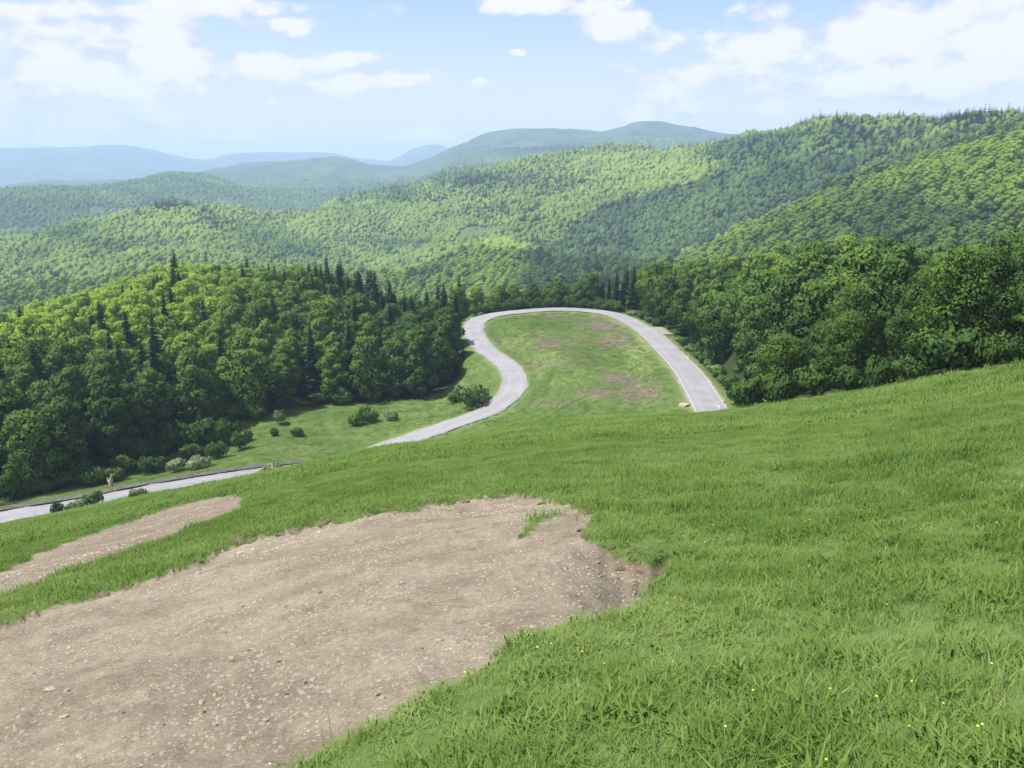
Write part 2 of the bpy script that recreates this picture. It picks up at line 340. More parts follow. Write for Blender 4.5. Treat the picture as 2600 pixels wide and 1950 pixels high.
RIGHT += [on_ground(u, v, 100, 300) for u, v in [(668, 330), (690, 350), (714, 375)]]
RIGHT += [xy_ur(u, r, 390) for u, r in [(740, 101), (765, 97), (800, 94), (835, 91), (870, 88), (905, 85), (940, 81), (962, 79), (1000, 76), (1030, 73), (1100, 68)]]
RIGHT += [xy_ur(u, r) for u, r in [(1300, 62), (1500, 60), (1500, 480), (1024, 480), (760, 480), (462, 480)]]
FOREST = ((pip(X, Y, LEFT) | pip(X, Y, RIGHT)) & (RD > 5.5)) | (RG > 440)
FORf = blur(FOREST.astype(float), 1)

# purple heath patches inside the loop and dry tops of grass
HEATH = np.zeros_like(Z)
for (u, v, a, b, s) in [(548, 343, 24, 7, .65), (608, 326, 22, 7, .9), (615, 341, 18, 6, .85), (540, 365, 20, 7, .6), (572, 362, 20, 8, .35), (622, 380, 22, 7, .8), (596, 394, 26, 6, .7), (560, 403, 24, 4, .45), (641, 392, 22, 10, .9), (500, 340, 12, 4, .6), (600, 312+6, 12, 3, .6), (556, 318, 12, 3, .6), (520, 348, 14, 5, .4)]:
    HEATH = np.maximum(HEATH, s*np.exp(-((U-u)/a)**2-((V-v)/b)**2)*(RG > 110)*(RG < 300))
PALE = np.exp(-((U-640)/16)**2-((V-352)/22)**2)*(RG > 130)*(RG < 300)*.7

# ------------------------------------------------------------------ materials
def new_mat(name):
    m = bpy.data.materials.new(name); m.use_nodes = True; t = NT(m.node_tree); t.n.clear()
    out = t.add('ShaderNodeOutputMaterial'); return m, t, out
def pbsdf(t, out, color, rough=.9, spec=.2, normal=None):
    b = t.add('ShaderNodeBsdfPrincipled'); t.put(b.inputs['Base Color'], color); t.put(b.inputs['Roughness'], rough)
    b.inputs['Specular IOR Level'].default_value = spec
    if normal is not None: t.l.new(normal, b.inputs['Normal'])
    t.l.new(b.outputs[0], out.inputs[0]); return b
def bump(t, h, dist, strength=1.0):
    b = t.add('ShaderNodeBump'); t.put(b.inputs['Height'], h); b.inputs['Distance'].default_value = dist
    t.put(b.inputs['Strength'], strength); return b.outputs[0]

def ground_material():
    m, t, out = new_mat('ground'); tcn = t.add('ShaderNodeTexCoord').outputs['Object']
    dirt = t.attr('dirt'); heath = t.attr('heath'); forest = t.attr('forest'); verge = t.attr('verge'); pale = t.attr('pale')
    n1 = t.noise(tcn, 0.5, 6, .6); n2 = t.noise(tcn, 3.0, 6, .65); n3 = t.noise(tcn, 0.06, 4, .6); n4 = t.noise(tcn, 22, 5, .7)
    g = t.mix(t.step(n2, .35, .65), (.056, .096, .028, 1), (.086, .138, .038, 1))
    g = t.mix(t.step(n3, .40, .62), g, (.108, .152, .046, 1))
    g = t.mix(t.math('MULTIPLY', t.step(n1, .52, .72), .5), g, (.060, .100, .028, 1))
    # heath: purplish brown scrub, ragged
    hn = t.math('MULTIPLY_ADD', t.math('SUBTRACT', n1, .5), 2.0, t.math('MULTIPLY', heath, 1.15))
    g = t.mix(t.math('MULTIPLY', t.step(hn, .35, .75), .38), g, (.195, .130, .140, 1))
    pn = t.math('MULTIPLY_ADD', t.math('SUBTRACT', t.noise(tcn, 1.1, 5, .7), .5), 2.2, pale)
    g = t.mix(t.math('MULTIPLY', t.step(pn, .35, .8), .55), g, (.27, .28, .15, 1))
    # earth
    e = t.mix(t.step(t.noise(tcn, .7, 6, .65), .35, .65), (.165, .140, .105, 1), (.250, .217, .165, 1))
    n5 = t.noise(tcn, 9, 6, .75); e = t.mix(t.math('MULTIPLY', t.step(n5, .42, .60), .40), e, (.125, .100, .070, 1)); e = t.mix(t.math('MULTIPLY', t.step(t.noise(tcn, 14, 4, .7), .56, .68), .6), e, (.34, .30, .215, 1))
    e = t.mix(t.math('MULTIPLY', t.step(n4, .5, .72), .5), e, (.31, .275, .215, 1))
    e = t.mix(t.math('MULTIPLY', t.step(t.noise(tcn, 5, 5, .7), .55, .7), .45), e, (.088, .066, .048, 1))
    e = t.mix(t.math('MULTIPLY', t.step(t.noise(tcn, 1.7, 6, .7), .60, .72), .38), e, (.115, .125, .05, 1))
    vor = t.add('ShaderNodeTexVoronoi'); t.put(vor.inputs['Vector'], tcn); vor.inputs['Scale'].default_value = 17; vor.inputs['Randomness'].default_value = 1
    chip = t.math('MULTIPLY', t.step(vor.outputs['Distance'], .26, .16), t.step(t.noise(tcn, 3.1, 3, .6), .48, .62))
    e = t.mix(t.math('MULTIPLY', chip, .7), e, (.50, .46, .38, 1))
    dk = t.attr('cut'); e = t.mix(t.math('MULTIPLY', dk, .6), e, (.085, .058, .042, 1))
    dn = t.math('MULTIPLY_ADD', t.math('SUBTRACT', n2, .5), .9, dirt)
    g = t.mix(t.step(dn, .38, .55), g, e)
    vn = t.math('MULTIPLY_ADD', t.math('SUBTRACT', n2, .5), 3.0, verge)
    g = t.mix(t.math('MULTIPLY', t.step(vn, .9, .2), .45), g, (.24, .23, .17, 1))
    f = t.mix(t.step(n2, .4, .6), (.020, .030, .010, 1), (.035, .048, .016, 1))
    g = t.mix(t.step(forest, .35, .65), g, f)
    h = t.math('ADD', t.math('MULTIPLY', n2, .05), t.math('MULTIPLY', n4, .035))
    pbsdf(t, out, g, .95, .1, bump(t, h, 1.0, t.math('MULTIPLY_ADD', dirt, .8, .25))); return m

def hill_material():
    """wooded slopes too far off to show single trees"""
    m, t, out = new_mat('far_woods'); tcn = t.add('ShaderNodeTexCoord').outputs['Object']
    n1 = t.noise(tcn, .0022, 6, .62); n2 = t.noise(tcn, .012, 6, .7); n3 = t.noise(tcn, .05, 4, .7)
    g = t.mix(t.step(n2, .38, .6), (.026, .054, .030, 1), (.060, .100, .042, 1))
    g = t.mix(t.math('MULTIPLY', t.step(n1, .52, .60), .5), g, (.10, .14, .060, 1))
    g = t.mix(t.math('MULTIPLY', t.step(n3, .5, .7), .5), g, (.018, .040, .020, 1)); g = t.mix(t.math('MULTIPLY', t.attr('clear'), .75), g, (.105, .150, .055, 1))
    vor = t.add('ShaderNodeTexVoronoi'); t.put(vor.inputs['Vector'], tcn); vor.inputs['Scale'].default_value = .09
    h = t.math('ADD', t.math('MULTIPLY', n3, 8), t.math('MULTIPLY', vor.outputs['Distance'], -6))
    pbsdf(t, out, g, 1, .05, bump(t, h, 1.0, .8)); return m

def leaf_material(name, dark, mid, light, trans=.28, var=1.0, soft=.6):
    m, t, out = new_mat(name); tcn = t.add('ShaderNodeTexCoord').outputs['Object']
    tint = t.attr('tint', 'INSTANCER'); lv = t.attr('lv')
    inf = t.add('ShaderNodeObjectInfo').outputs['Random']
    x = t.math('ADD', tint, t.math('MULTIPLY', t.math('SUBTRACT', inf, .5), .26*var))
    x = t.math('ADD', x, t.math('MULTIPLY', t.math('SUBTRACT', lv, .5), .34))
    x = t.math('ADD', x, 0, clamp=True)
    r = t.add('ShaderNodeValToRGB'); t.put(r.inputs[0], x); el = r.color_ramp.elements
    el[0].position = 0; el[0].color = dark+(1,); el[1].position = 1; el[1].color = light+(1,)
    e = el.new(.5); e.color = mid+(1,)
    d = t.add('ShaderNodeBsdfDiffuse'); t.l.new(r.outputs[0], d.inputs[0])
    tr = t.add('ShaderNodeBsdfTranslucent'); t.l.new(t.mix(1, r.outputs[0], (1.25, 1.35, .6, 1), 'MULTIPLY'), tr.inputs[0])
    nv = t.attr('nv', out='Vector'); vt = t.add('ShaderNodeVectorTransform', vector_type='NORMAL', convert_from='OBJECT', convert_to='WORLD'); t.l.new(nv, vt.inputs[0])
    ge = t.add('ShaderNodeNewGeometry'); vm = t.add('ShaderNodeMix', data_type='VECTOR'); vm.inputs[0].default_value = soft
    t.l.new(ge.outputs['Normal'], vm.inputs[4]); t.l.new(vt.outputs[0], vm.inputs[5]); vn_ = t.add('ShaderNodeVectorMath', operation='NORMALIZE'); t.l.new(vm.outputs[1], vn_.inputs[0])
    t.l.new(vn_.outputs[0], d.inputs['Normal']); t.l.new(vn_.outputs[0], tr.inputs['Normal'])
    mx = t.add('ShaderNodeMixShader'); mx.inputs[0].default_value = trans
    t.l.new(d.outputs[0], mx.inputs[1]); t.l.new(tr.outputs[0], mx.inputs[2]); t.l.new(mx.outputs[0], out.inputs[0])
    return m

def plain(name, c1, c2, scale=3, rough=.9, bd=.02, spec=.15):
    m, t, out = new_mat(name); tcn = t.add('ShaderNodeTexCoord').outputs['Object']
    nn = t.noise(tcn, scale, 6, .65)
    c = t.mix(t.step(nn, .35, .65), c1+(1,), c2+(1,)); pbsdf(t, out, c, rough, spec, bump(t, nn, bd)); return m

M_ground = ground_material(); M_hill = hill_material()
M_leaf = leaf_material('broad_leaves', (.030, .062, .022), (.085, .155, .036), (.245, .365, .052), .32)
M_far = leaf_material('hill_leaves', (.030, .060, .024), (.086, .145, .036), (.185, .250, .052), .12, soft=.6)
M_hleaf = leaf_material('valley_leaves', (.032, .066, .024), (.100, .172, .040), (.215, .330, .050), .35, soft=.75)
M_conf = leaf_material('needles', (.014, .032, .016), (.022, .050, .022), (.042, .080, .030), .10)
M_shrub = leaf_material('shrub_leaves', (.035, .075, .022), (.080, .145, .036), (.260, .320, .180), .30)
M_grass = leaf_material('grass_blades', (.066, .124, .029), (.120, .198, .046), (.200, .268, .090), .35, soft=.7)
M_bark = plain('bark', (.055, .045, .036), (.13, .115, .10), 2, .95, .03)
M_stone = plain('pale_stone', (.22, .19, .145), (.40, .365, .30), 9, .9, .01)
M_clod = plain('earth_clod', (.095, .078, .055), (.17, .145, .105), 8, .95, .03)
M_dry = plain('dry_stalk', (.26, .23, .15), (.38, .34, .23), 5)
M_white = plain('white_plastic', (.72, .72, .70), (.80, .80, .78), 5, .5, .001)
M_black = plain('black_band', (.03, .03, .03), (.05, .05, .05), 5, .5, .001)

def road_material():
    m, t, out = new_mat('asphalt'); tcn = t.add('ShaderNodeTexCoord').outputs['Object']
    lat = t.attr('lat'); n1 = t.noise(tcn, .18, 5, .6); n2 = t.noise(tcn, 6, 5, .7); n3 = t.noise(tcn, .9, 4, .6)
    c = t.mix(t.step(n1, .4, .65), (.205, .205, .222, 1), (.245, .245, .262, 1))
    c = t.mix(t.math('MULTIPLY', n2, .30), c, (.17, .17, .182, 1))
    w = t.math('ABSOLUTE', t.math('SUBTRACT', t.math('ABSOLUTE', lat), 1.55))      # wheel tracks
    c = t.mix(t.math('MULTIPLY', t.step(w, .7, .1), .30), c, (.275, .275, .285, 1))
    c = t.mix(t.math('MULTIPLY', t.step(t.noise(tcn, .35, 3, .5, dist=1.5), .58, .61), .22), c, (.15, .15, .16, 1))
    ed = t.math('MULTIPLY_ADD', t.math('SUBTRACT', n3, .5), 1.4, t.math('ABSOLUTE', lat))
    c = t.mix(t.math('MULTIPLY', t.step(ed, 2.9, 3.5), .5), c, (.27, .26, .22, 1))
    pbsdf(t, out, c, .85, .25, bump(t, n2, .006)); return m
M_road = road_material()
M_gravel = plain('road_gravel', (.15, .155, .10), (.27, .265, .20), 1.6, .95, .05)
M_paint = plain('road_paint', (.34, .34, .32), (.50, .50, .48), 2, .7, .002)
M_ditch = plain('ditch_lining', (.055, .055, .055), (.115, .11, .10), 1.0, .95, .05)

# ------------------------------------------------------------------ land meshes (one grid, shared out over its kinds of ground)
idx = np.arange(NA*NR).reshape(NA, NR)
quads = np.stack([idx[:-1, :-1], idx[1:, :-1], idx[1:, 1:], idx[:-1, 1:]], -1).reshape(-1, 4)
P3 = np.stack([X, Y, Z], -1).reshape(-1, 3)
fc = lambda G: G[:-1, :-1].reshape(-1)
rr, dd_, ff, uu = fc(RG), fc(DIRT), fc(FORf), fc(U)
under = (fc(RD) < HALF-.9)
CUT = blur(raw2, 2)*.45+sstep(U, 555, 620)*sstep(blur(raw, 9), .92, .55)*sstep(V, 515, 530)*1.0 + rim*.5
cls = np.where(rr > 4300, 4, np.where(rr > 440, 3, np.where((dd_ > .5) & (rr < 88), 1, np.where(ff > .5, 2, 0))))
cls = np.where((cls == 1) & (fc(raw2) > .5), 5, cls)
CLEAR = np.zeros_like(Z)
for (u, v, a, b, r0, r1) in [(476, 232, 26, 4, 700, 2300), (503, 228, 20, 3.5, 700, 2300), (97, 212, 18, 4, 1900, 4400), (268, 175, 10, 3, 2300, 4400), (302, 174, 12, 4, 4400, 7000), (325, 168, 10, 3, 4400, 7000)]:
    CLEAR = np.maximum(CLEAR, (((U-u)/a)**2+((V-v)/b)**2+.9*fbm(X/45, Y/45, 3, 141) < 1)*(RG > r0)*(RG < r1)*1.0)
CLEAR = blur(CLEAR, 1)
attrs = dict(dirt=DIRT, heath=HEATH, forest=FORf, verge=np.maximum(RD-HALF, 0), pale=PALE, cut=CUT)
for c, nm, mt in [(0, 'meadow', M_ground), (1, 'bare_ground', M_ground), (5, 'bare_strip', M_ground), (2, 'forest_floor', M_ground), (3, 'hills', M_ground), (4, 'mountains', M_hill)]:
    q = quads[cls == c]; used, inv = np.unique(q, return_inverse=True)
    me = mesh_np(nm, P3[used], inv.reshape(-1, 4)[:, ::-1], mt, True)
    if mt is M_ground:
        for k, a in attrs.items(): set_attr(me, k, a.reshape(-1)[used])
    if c in (3, 4): set_attr(me, 'clear', CLEAR.reshape(-1)[used])
    o = link(nm, me); tag(o, kind='structure')
# near hills carry woods; their floor is dark, the far ones are drawn by the woods material
bpy.data.objects['hills'].data.materials.clear(); bpy.data.objects['hills'].data.materials.append(M_hill)
# the foot under the camera
a_ = np.arange(NA); ring = P3.reshape(NA, NR, 3)[:, 0]
me = mesh_np('foot', np.vstack([ring, [[0, 0, -EYE]]]), np.stack([a_[:-1], a_[1:], np.full(NA-1, NA)], 1), M_ground, True, k=3)
for k in attrs: set_attr(me, k, np.full(NA+1, 9.0 if k == 'verge' else 0.0))
tag(link('ground', me), kind='structure')

def ribbon(name, l0, l1, dz, mat, i0=0, i1=None, edge_noise=0, taper=False):
    i1 = i1 or len(RC); ks = np.arange(i0, i1); m = 5; vs = []; la = []
    e0 = fbm(ks*.35, ks*0+3, 3, 51)*edge_noise; e1 = fbm(ks*.35, ks*0+9, 3, 52)*edge_noise
    for q in range(m):
        f = q/(m-1); L = (l0+e0)*(1-f)+(l1+e1)*f
        vs.append(np.stack([RC[ks, 0]+NRM[ks, 0]*L, RC[ks, 1]+NRM[ks, 1]*L, rz[ks]+dz-.03*np.abs(L)/HALF], 1)); la.append(L)
    vs = np.stack(vs, 1).reshape(-1, 3); la = np.stack(la, 1).reshape(-1)
    g = np.arange(len(ks)*m).reshape(-1, m); q = np.stack([g[:-1, :-1], g[1:, :-1], g[1:, 1:], g[:-1, 1:]], -1).reshape(-1, 4)
    me = mesh_np(name, vs, q, mat, True); set_attr(me, 'lat', la)
    o = link(name, me); tag(o, kind='structure'); return o
ribbon('road_shoulder', -HALF-.15, HALF+.25, -.06, M_gravel, edge_noise=.55)
ribbon('road', -HALF+.1, HALF-.1, 0, M_road)
iL = int(np.argmin(np.hypot(*(RC-np.array(on_ground(652, 332, 120, 330))).T)))
ribbon('lay_by', HALF+.2, HALF+3.4, -.08, M_gravel, iL-3, iL+6, edge_noise=.5)
iR = int(np.argmin(np.hypot(RC[:, 0]-RP[3][0], RC[:, 1]-RP[3][1])))
ribbon('road_marking', HALF-.38, HALF-.28, .006, M_paint, max(iR-40, 0), iR+40)
ribbon('road_marking', -HALF+.28, -HALF+.38, .006, M_paint, max(iR-40, 0), iR+60)

# ------------------------------------------------------------------ plants: mesh makers
def blob_quads(cs, rs, n, size, rng, shell=.72, tilt=.7, flat=1.0):
    """n leaf-clump quads spread over ellipsoid lobes"""
    cs = np.array(cs); rs = np.array(rs); wgt = (rs[:, 0]**2); k = rng.choice(len(cs), n, p=wgt/wgt.sum())
    d = rng.normal(size=(n, 3)); d /= np.linalg.norm(d, axis=1)[:, None]
    rad = shell+(1.06-shell)*rng.random(n)**.7
    p = cs[k]+d*rs[k]*rad[:, None]
    nr = d/rs[k]; nr /= np.linalg.norm(nr, axis=1)[:, None]; nr = nr+rng.normal(size=(n, 3))*tilt*.6; nr /= np.linalg.norm(nr, axis=1)[:, None]
    h = rng.normal(size=(n, 3)); a = np.cross(nr, h); a /= np.linalg.norm(a, axis=1)[:, None]; b = np.cross(nr, a)
    s = (size*(.6+.8*rng.random(n)))[:, None]
    q = rng.uniform(.6, 1.2, (n, 4, 1))
    Vv = np.stack([p-a*s*q[:, 0]*.5, p-b*s*q[:, 1]*.5*flat, p+a*s*q[:, 2]*.5, p+b*s*q[:, 3]*.5*flat], 1).reshape(-1, 3)
    lobe = rng.random(len(cs))
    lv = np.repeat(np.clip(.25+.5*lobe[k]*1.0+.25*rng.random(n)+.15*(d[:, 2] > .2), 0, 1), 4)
    nv = d/rs[k]; nv /= np.linalg.norm(nv, axis=1)[:, None]; cc = p-np.average(cs, axis=0, weights=wgt); cc /= np.linalg.norm(cc, axis=1)[:, None]+1e-9
    nv = nv*.75+cc*.35; nv /= np.linalg.norm(nv, axis=1)[:, None]
    return Vv, np.arange(4*n).reshape(n, 4), lv, np.repeat(nv, 4, axis=0)

def leaf_mesh(name, parts, mat):
    v_, q_, l_, n_ = parts[0]
    me = mesh_np(name, v_, q_, mat); set_attr(me, 'lv', l_)
    a = me.attributes.new('nv', 'FLOAT_VECTOR', 'POINT'); a.data.foreach_set('vector', np.asarray(n_, np.float32).ravel()); return me

def tube(P, rads, m=6):
    P = np.array(P, float); Vv = []
    for i in range(len(P)):
        t_ = P[min(i+1, len(P)-1)]-P[max(i-1, 0)]; t_ /= np.linalg.norm(t_)+1e-9
        a = np.cross(t_, [0.3, 1, .1]); a /= np.linalg.norm(a); b = np.cross(t_, a)
        for k in range(m):
            th = 2*np.pi*k/m; Vv.append(P[i]+rads[i]*(a*np.cos(th)+b*np.sin(th)))
    g = np.arange(len(P)*m).reshape(-1, m); g2 = np.roll(g, -1, 1)
    return np.array(Vv), np.stack([g[:-1], g2[:-1], g2[1:], g[1:]], -1).reshape(-1, 4)
def tubes_mesh(name, lst, mat):
    Vs, Qs, o = [], [], 0
    for P, r_ in lst:
        v_, q_ = tube(P, r_); Vs.append(v_); Qs.append(q_+o); o += len(v_)
    return mesh_np(name, np.vstack(Vs), np.vstack(Qs), mat, True)

def broadleaf(seed, H=16., W=5.4, n=5200, size=.62, low=.10, lobes=26, shell=.72, tilt=.7, mat=None):
    rng = np.random.default_rng(seed); cs, rs = [], []
    for k in range(lobes):
        f = (k+.5)/lobes; hz_ = low*H+(H*.93-low*H)*f; prof = math.sin(math.pi*min(max((f*.86+.12), 0), 1))**.62
        ang = k*2.399+rng.uniform(-.5, .5); rad = W*prof*rng.uniform(.35, .78)
        r0 = W*rng.uniform(.26, .42)*(.75+.4*prof)
        cs.append((rad*math.cos(ang), rad*math.sin(ang), hz_)); rs.append((r0, r0*rng.uniform(.85, 1.1), r0*rng.uniform(.6, .85)))
    cs.append((0, 0, H*.88)); rs.append((W*.35, W*.35, H*.11))
    cs.append((0, 0, H*.55)); rs.append((W*.6, W*.6, H*.33))
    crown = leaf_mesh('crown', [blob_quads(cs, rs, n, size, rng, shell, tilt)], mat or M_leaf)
    lst = [([(0, 0, -1.2), (0, 0, H*.2), (rng.uniform(-.3, .3), .2, H*.5), (0, 0, H*.8)], [H*.022, H*.017, H*.011, H*.004])]
    for c in cs[4:-2:4]: lst.append(([(0, 0, max(c[2]-H*.2, H*.1)), (c[0]*.5, c[1]*.5, c[2]-H*.06), c], [H*.007, H*.005, H*.002]))
    return crown, tubes_mesh('trunk', lst, M_bark)

def conifer(seed, H=19., W=3.3, tiers=30, per=11, low=.06, segs=3):
    rng = np.random.default_rng(seed); Vs, Ls, Ns = [], [], []
    for t_ in range(tiers):
        f = t_/(tiers-1); z0 = H*(low+(1-low)*f**.95); L = W*(1-f)**.75*(.8+.35*rng.random())+.22
        for k in range(per):
            a = 2*np.pi*(k+rng.random()*.8)/per+t_*1.3; l = L*rng.uniform(.65, 1.15); dr = -.22-.15*rng.random()
            d = np.array([math.cos(a), math.sin(a), 0]); s_ = np.array([-d[1], d[0], 0]); zz = z0+rng.uniform(-.2, .2)
            for g in range(segs):
                f0, f1 = g/segs, (g+1)/segs; w0 = .14*H/19+.30*l*(1-abs(f0-.35)); w1 = .06+.28*l*(1-f1)**.6
                p0 = d*l*f0+np.array([0, 0, zz+dr*l*f0]); p1 = d*l*f1+np.array([0, 0, zz+dr*l*f1+(.12*l if g == segs-1 else 0)])
                tw = np.array([0, 0, rng.uniform(-.35, .35)])
                Vs.append([p0-s_*w0-tw*w0, p0+s_*w0+tw*w0, p1+s_*w1+tw*w1, p1-s_*w1-tw*w1]); Ls += [rng.uniform(.2, 1)]*4; Ns += [d*.8+np.array([0, 0, .6])]*4
    V_ = np.array(Vs).reshape(-1, 3); me = leaf_mesh('crown', [(V_, np.arange(len(V_)).reshape(-1, 4), np.array(Ls), np.array(Ns))], M_conf)
    return me, tubes_mesh('trunk', [([(0, 0, -1.2), (0, 0, H*.5), (0, 0, H*.99)], [H*.016, H*.009, H*.0015])], M_bark)

def shrub(seed, H=2.2, W=2.0, n=1500, size=.24, lobes=10, mat=None):
    rng = np.random.default_rng(seed); cs, rs = [], []
    for k in range(lobes):
        a = k*2.4; rad = W*.62*math.sqrt((k+.3)/lobes); r0 = W*rng.uniform(.28, .42)
        z = H*(.32+.36*rng.random()*(1-rad/W*.6)); cs.append((rad*math.cos(a), rad*math.sin(a), z)); rs.append((r0, r0, min(H*.34, r0)))
    me = leaf_mesh('foliage', [blob_quads(cs, rs, n, size, rng, .55)], mat or M_shrub)
    lst = [([(0, 0, -.3), (c[0]*.4, c[1]*.4, c[2]*.6), c], [.05, .03, .012]) for c in cs[::2]]
    return me, tubes_mesh('stem', lst, M_bark)

BLn = [broadleaf(s, H=16, W=w_, n=15000, size=.34, lobes=34) for s, w_ in [(51, 5.6), (52, 6.2), (53, 5.2)]]
BL = [broadleaf(s, H=16, W=w_, n=6500, size=.55) for s, w_ in [(1, 5.2), (2, 6.0), (3, 5.6), (4, 4.2), (5, 6.6), (6, 3.9), (7, 5.0)]]
CF = [conifer(s, W=w_) for s, w_ in [(11, 4.0), (12, 3.4), (13, 4.4)]]
SH = [shrub(s, H=h_, W=w_) for s, h_, w_ in [(21, 2.2, 2.0), (22, 1.8, 2.3), (23, 2.8, 2.0)]]
BLf = [broadleaf(s, H=16, W=5.6, n=420, size=1.75, lobes=12)[0] for s in (31, 32, 33)]
def dome(seed, H=16., W=5.6):
    import bmesh
    rng = np.random.default_rng(seed); bm = bmesh.new(); bmesh.ops.create_icosphere(bm, subdivisions=3, radius=1); C_ = rng.normal(size=(9, 3)); C_[:, 2] = np.abs(C_[:, 2])*.8; C_ /= np.linalg.norm(C_, axis=1)[:, None]
    V_ = np.array([v_.co[:] for v_ in bm.verts]); F_ = np.array([[l.index for l in f.verts] for f in bm.faces]); bm.free()
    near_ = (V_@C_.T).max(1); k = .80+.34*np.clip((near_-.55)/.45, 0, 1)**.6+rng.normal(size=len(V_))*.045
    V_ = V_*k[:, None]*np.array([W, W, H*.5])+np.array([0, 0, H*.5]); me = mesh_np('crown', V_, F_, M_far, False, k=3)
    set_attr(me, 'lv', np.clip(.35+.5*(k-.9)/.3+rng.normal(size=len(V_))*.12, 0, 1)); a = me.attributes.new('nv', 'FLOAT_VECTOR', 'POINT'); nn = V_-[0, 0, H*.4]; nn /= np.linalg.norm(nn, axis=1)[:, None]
    a.data.foreach_set('vector', nn.astype(np.float32).ravel()); return me
BLd = [dome(s) for s in (61, 62, 63)]
CFf = [conifer(s, W=5.2, tiers=14, per=9, segs=1)[0] for s in (41, 42)]

# ------------------------------------------------------------------ scatter helper (only for what nobody could count)
PROTO = {}
def proto(me):
    if me.name not in PROTO: PROTO[me.name] = bpy.data.objects.new('prototype', me)
    return PROTO[me.name]
def scatter(name, pts, scl, rot, idxs, tint, meshes, label, cat):
    me = bpy.data.meshes.new(name); me.vertices.add(len(pts)); me.vertices.foreach_set('co', np.asarray(pts, np.float32).ravel())
    set_attr(me, 's', scl); set_attr(me, 'rz', rot); set_attr(me, 'tint', tint)
    a = me.attributes.new('pick', 'INT', 'POINT'); a.data.foreach_set('value', np.asarray(idxs, np.int32))
    o = link(name, me); tag(o, label, cat, kind='stuff')
    ng = bpy.data.node_groups.new(name, 'GeometryNodeTree')
    ng.interface.new_socket('Geometry', in_out='INPUT', socket_type='NodeSocketGeometry'); ng.interface.new_socket('Geometry', in_out='OUTPUT', socket_type='NodeSocketGeometry')
    N = ng.nodes; L = ng.links; gi = N.new('NodeGroupInput'); go = N.new('NodeGroupOutput')
    iop = N.new('GeometryNodeInstanceOnPoints'); L.new(gi.outputs[0], iop.inputs['Points'])
    jn = N.new('GeometryNodeJoinGeometry')
    for m_ in reversed(meshes):
        oi = N.new('GeometryNodeObjectInfo'); oi.inputs[0].default_value = proto(m_)
        g2 = N.new('GeometryNodeGeometryToInstance'); L.new(oi.outputs['Geometry'], g2.inputs[0]); L.new(g2.outputs[0], jn.inputs[0])
    L.new(jn.outputs[0], iop.inputs['Instance']); iop.inputs['Pick Instance'].default_value = True
    def na(nm, ty):
        x = N.new('GeometryNodeInputNamedAttribute'); x.data_type = ty; x.inputs[0].default_value = nm; return x.outputs[0]
    L.new(na('pick', 'INT'), iop.inputs['Instance Index'])
    cx = N.new('ShaderNodeCombineXYZ'); L.new(na('rz', 'FLOAT'), cx.inputs[2]); L.new(cx.outputs[0], iop.inputs['Rotation'])
    cs_ = N.new('ShaderNodeCombineXYZ'); sc_ = na('s', 'FLOAT')
    for k in range(3): L.new(sc_, cs_.inputs[k])
    L.new(cs_.outputs[0], iop.inputs['Scale']); L.new(iop.outputs[0], go.inputs[0])
    md = o.modifiers.new('scatter', 'NODES'); md.node_group = ng; return o

# ------------------------------------------------------------------ near forest
def jgrid(x0, x1, y0, y1, s, rng, jt=.42):
    gx, gy = np.meshgrid(np.arange(x0, x1, s), np.arange(y0, y1, s)); gx = gx.ravel()+rng.uniform(-jt, jt, gx.size)*s; gy = gy.ravel()+rng.uniform(-jt, jt, gy.size)*s
    return gx, gy
gx, gy = jgrid(-420, 330, 30, 520, 7.0, RNG)
inL, inR = pip(gx, gy, LEFT), pip(gx, gy, RIGHT)
rdd, rlat, _ = road_dist(gx, gy)
keep = (inL | inR) & (rdd > np.where(rlat*0+gx > 5, 7.0, 8.5)); gx, gy, inL = gx[keep], gy[keep], inL[keep]
gz = sample(Z, gx, gy); gu, gv = project(gx, gy, gz); gr = np.hypot(gx, gy)
N_ = len(gx); rnd = RNG.random((N_, 5))
hgt = np.where(inL, 15+4.5*rnd[:, 0]-4.5*sstep(gu, 350, 430)*sstep(-gv, -385, -345), np.where(gr < 125, 8+3.5*rnd[:, 0], 12.5+4.5*rnd[:, 0]-4*sstep(gu, 840, 960)))                                   # bushy right edge
behind = (~inL) & (gr > 280) & (gu < 590); hgt = np.where(behind, 8.5+3.5*rnd[:, 0], hgt)
# conifer stands
cw = np.where(inL, .19, np.where((gr > 190) & (gu > 640), .22, .08))
for (u, v, a, b, s) in [(385, 325, 80, 26, 1.0), (440, 335, 40, 22, .9), (620, 310, 26, 12, .95), (45, 400, 50, 26, .8), (90, 370, 26, 18, .85), (140, 372, 22, 14, .6), (180, 322, 14, 8, .8), (275, 305, 12, 8, .8), (700, 305, 50, 10, .30), (790, 300, 60, 10, .22), (1015, 285, 20, 20, .5), (340, 330, 50, 18, .5)]:
    cw = np.maximum(cw, s*np.exp(-((gu-u)/a)**2-((gv-v)/b)**2))
isC = rnd[:, 1] < cw
tintT = .30+.22*(fbm(gx/38, gy/38, 2, 61))+.08*rnd[:, 2]
tintT += inL*.80*sstep(-gu, -330, -80)*sstep(-gv, -425, -345)  # sunlight on the knoll's left-facing side, put into the crown tint
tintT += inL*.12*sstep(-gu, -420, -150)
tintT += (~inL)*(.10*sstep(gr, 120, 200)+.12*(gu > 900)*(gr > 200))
tintT -= np.where(inL, .16*(1-sstep(gr, 185, 240)), .03*(1-sstep(gr, 120, 220)))  # shade along the front edge of the woods, put into the tint
tintT = np.clip(tintT, .05, .98)
scl = np.where(isC, (13.5+9*rnd[:, 3]-3.5*sstep(gu, 350, 440))/19, hgt/16); scl = np.where(isC & ~inL, np.where(gr < 200, .55, .58+.22*rnd[:, 3]), scl)
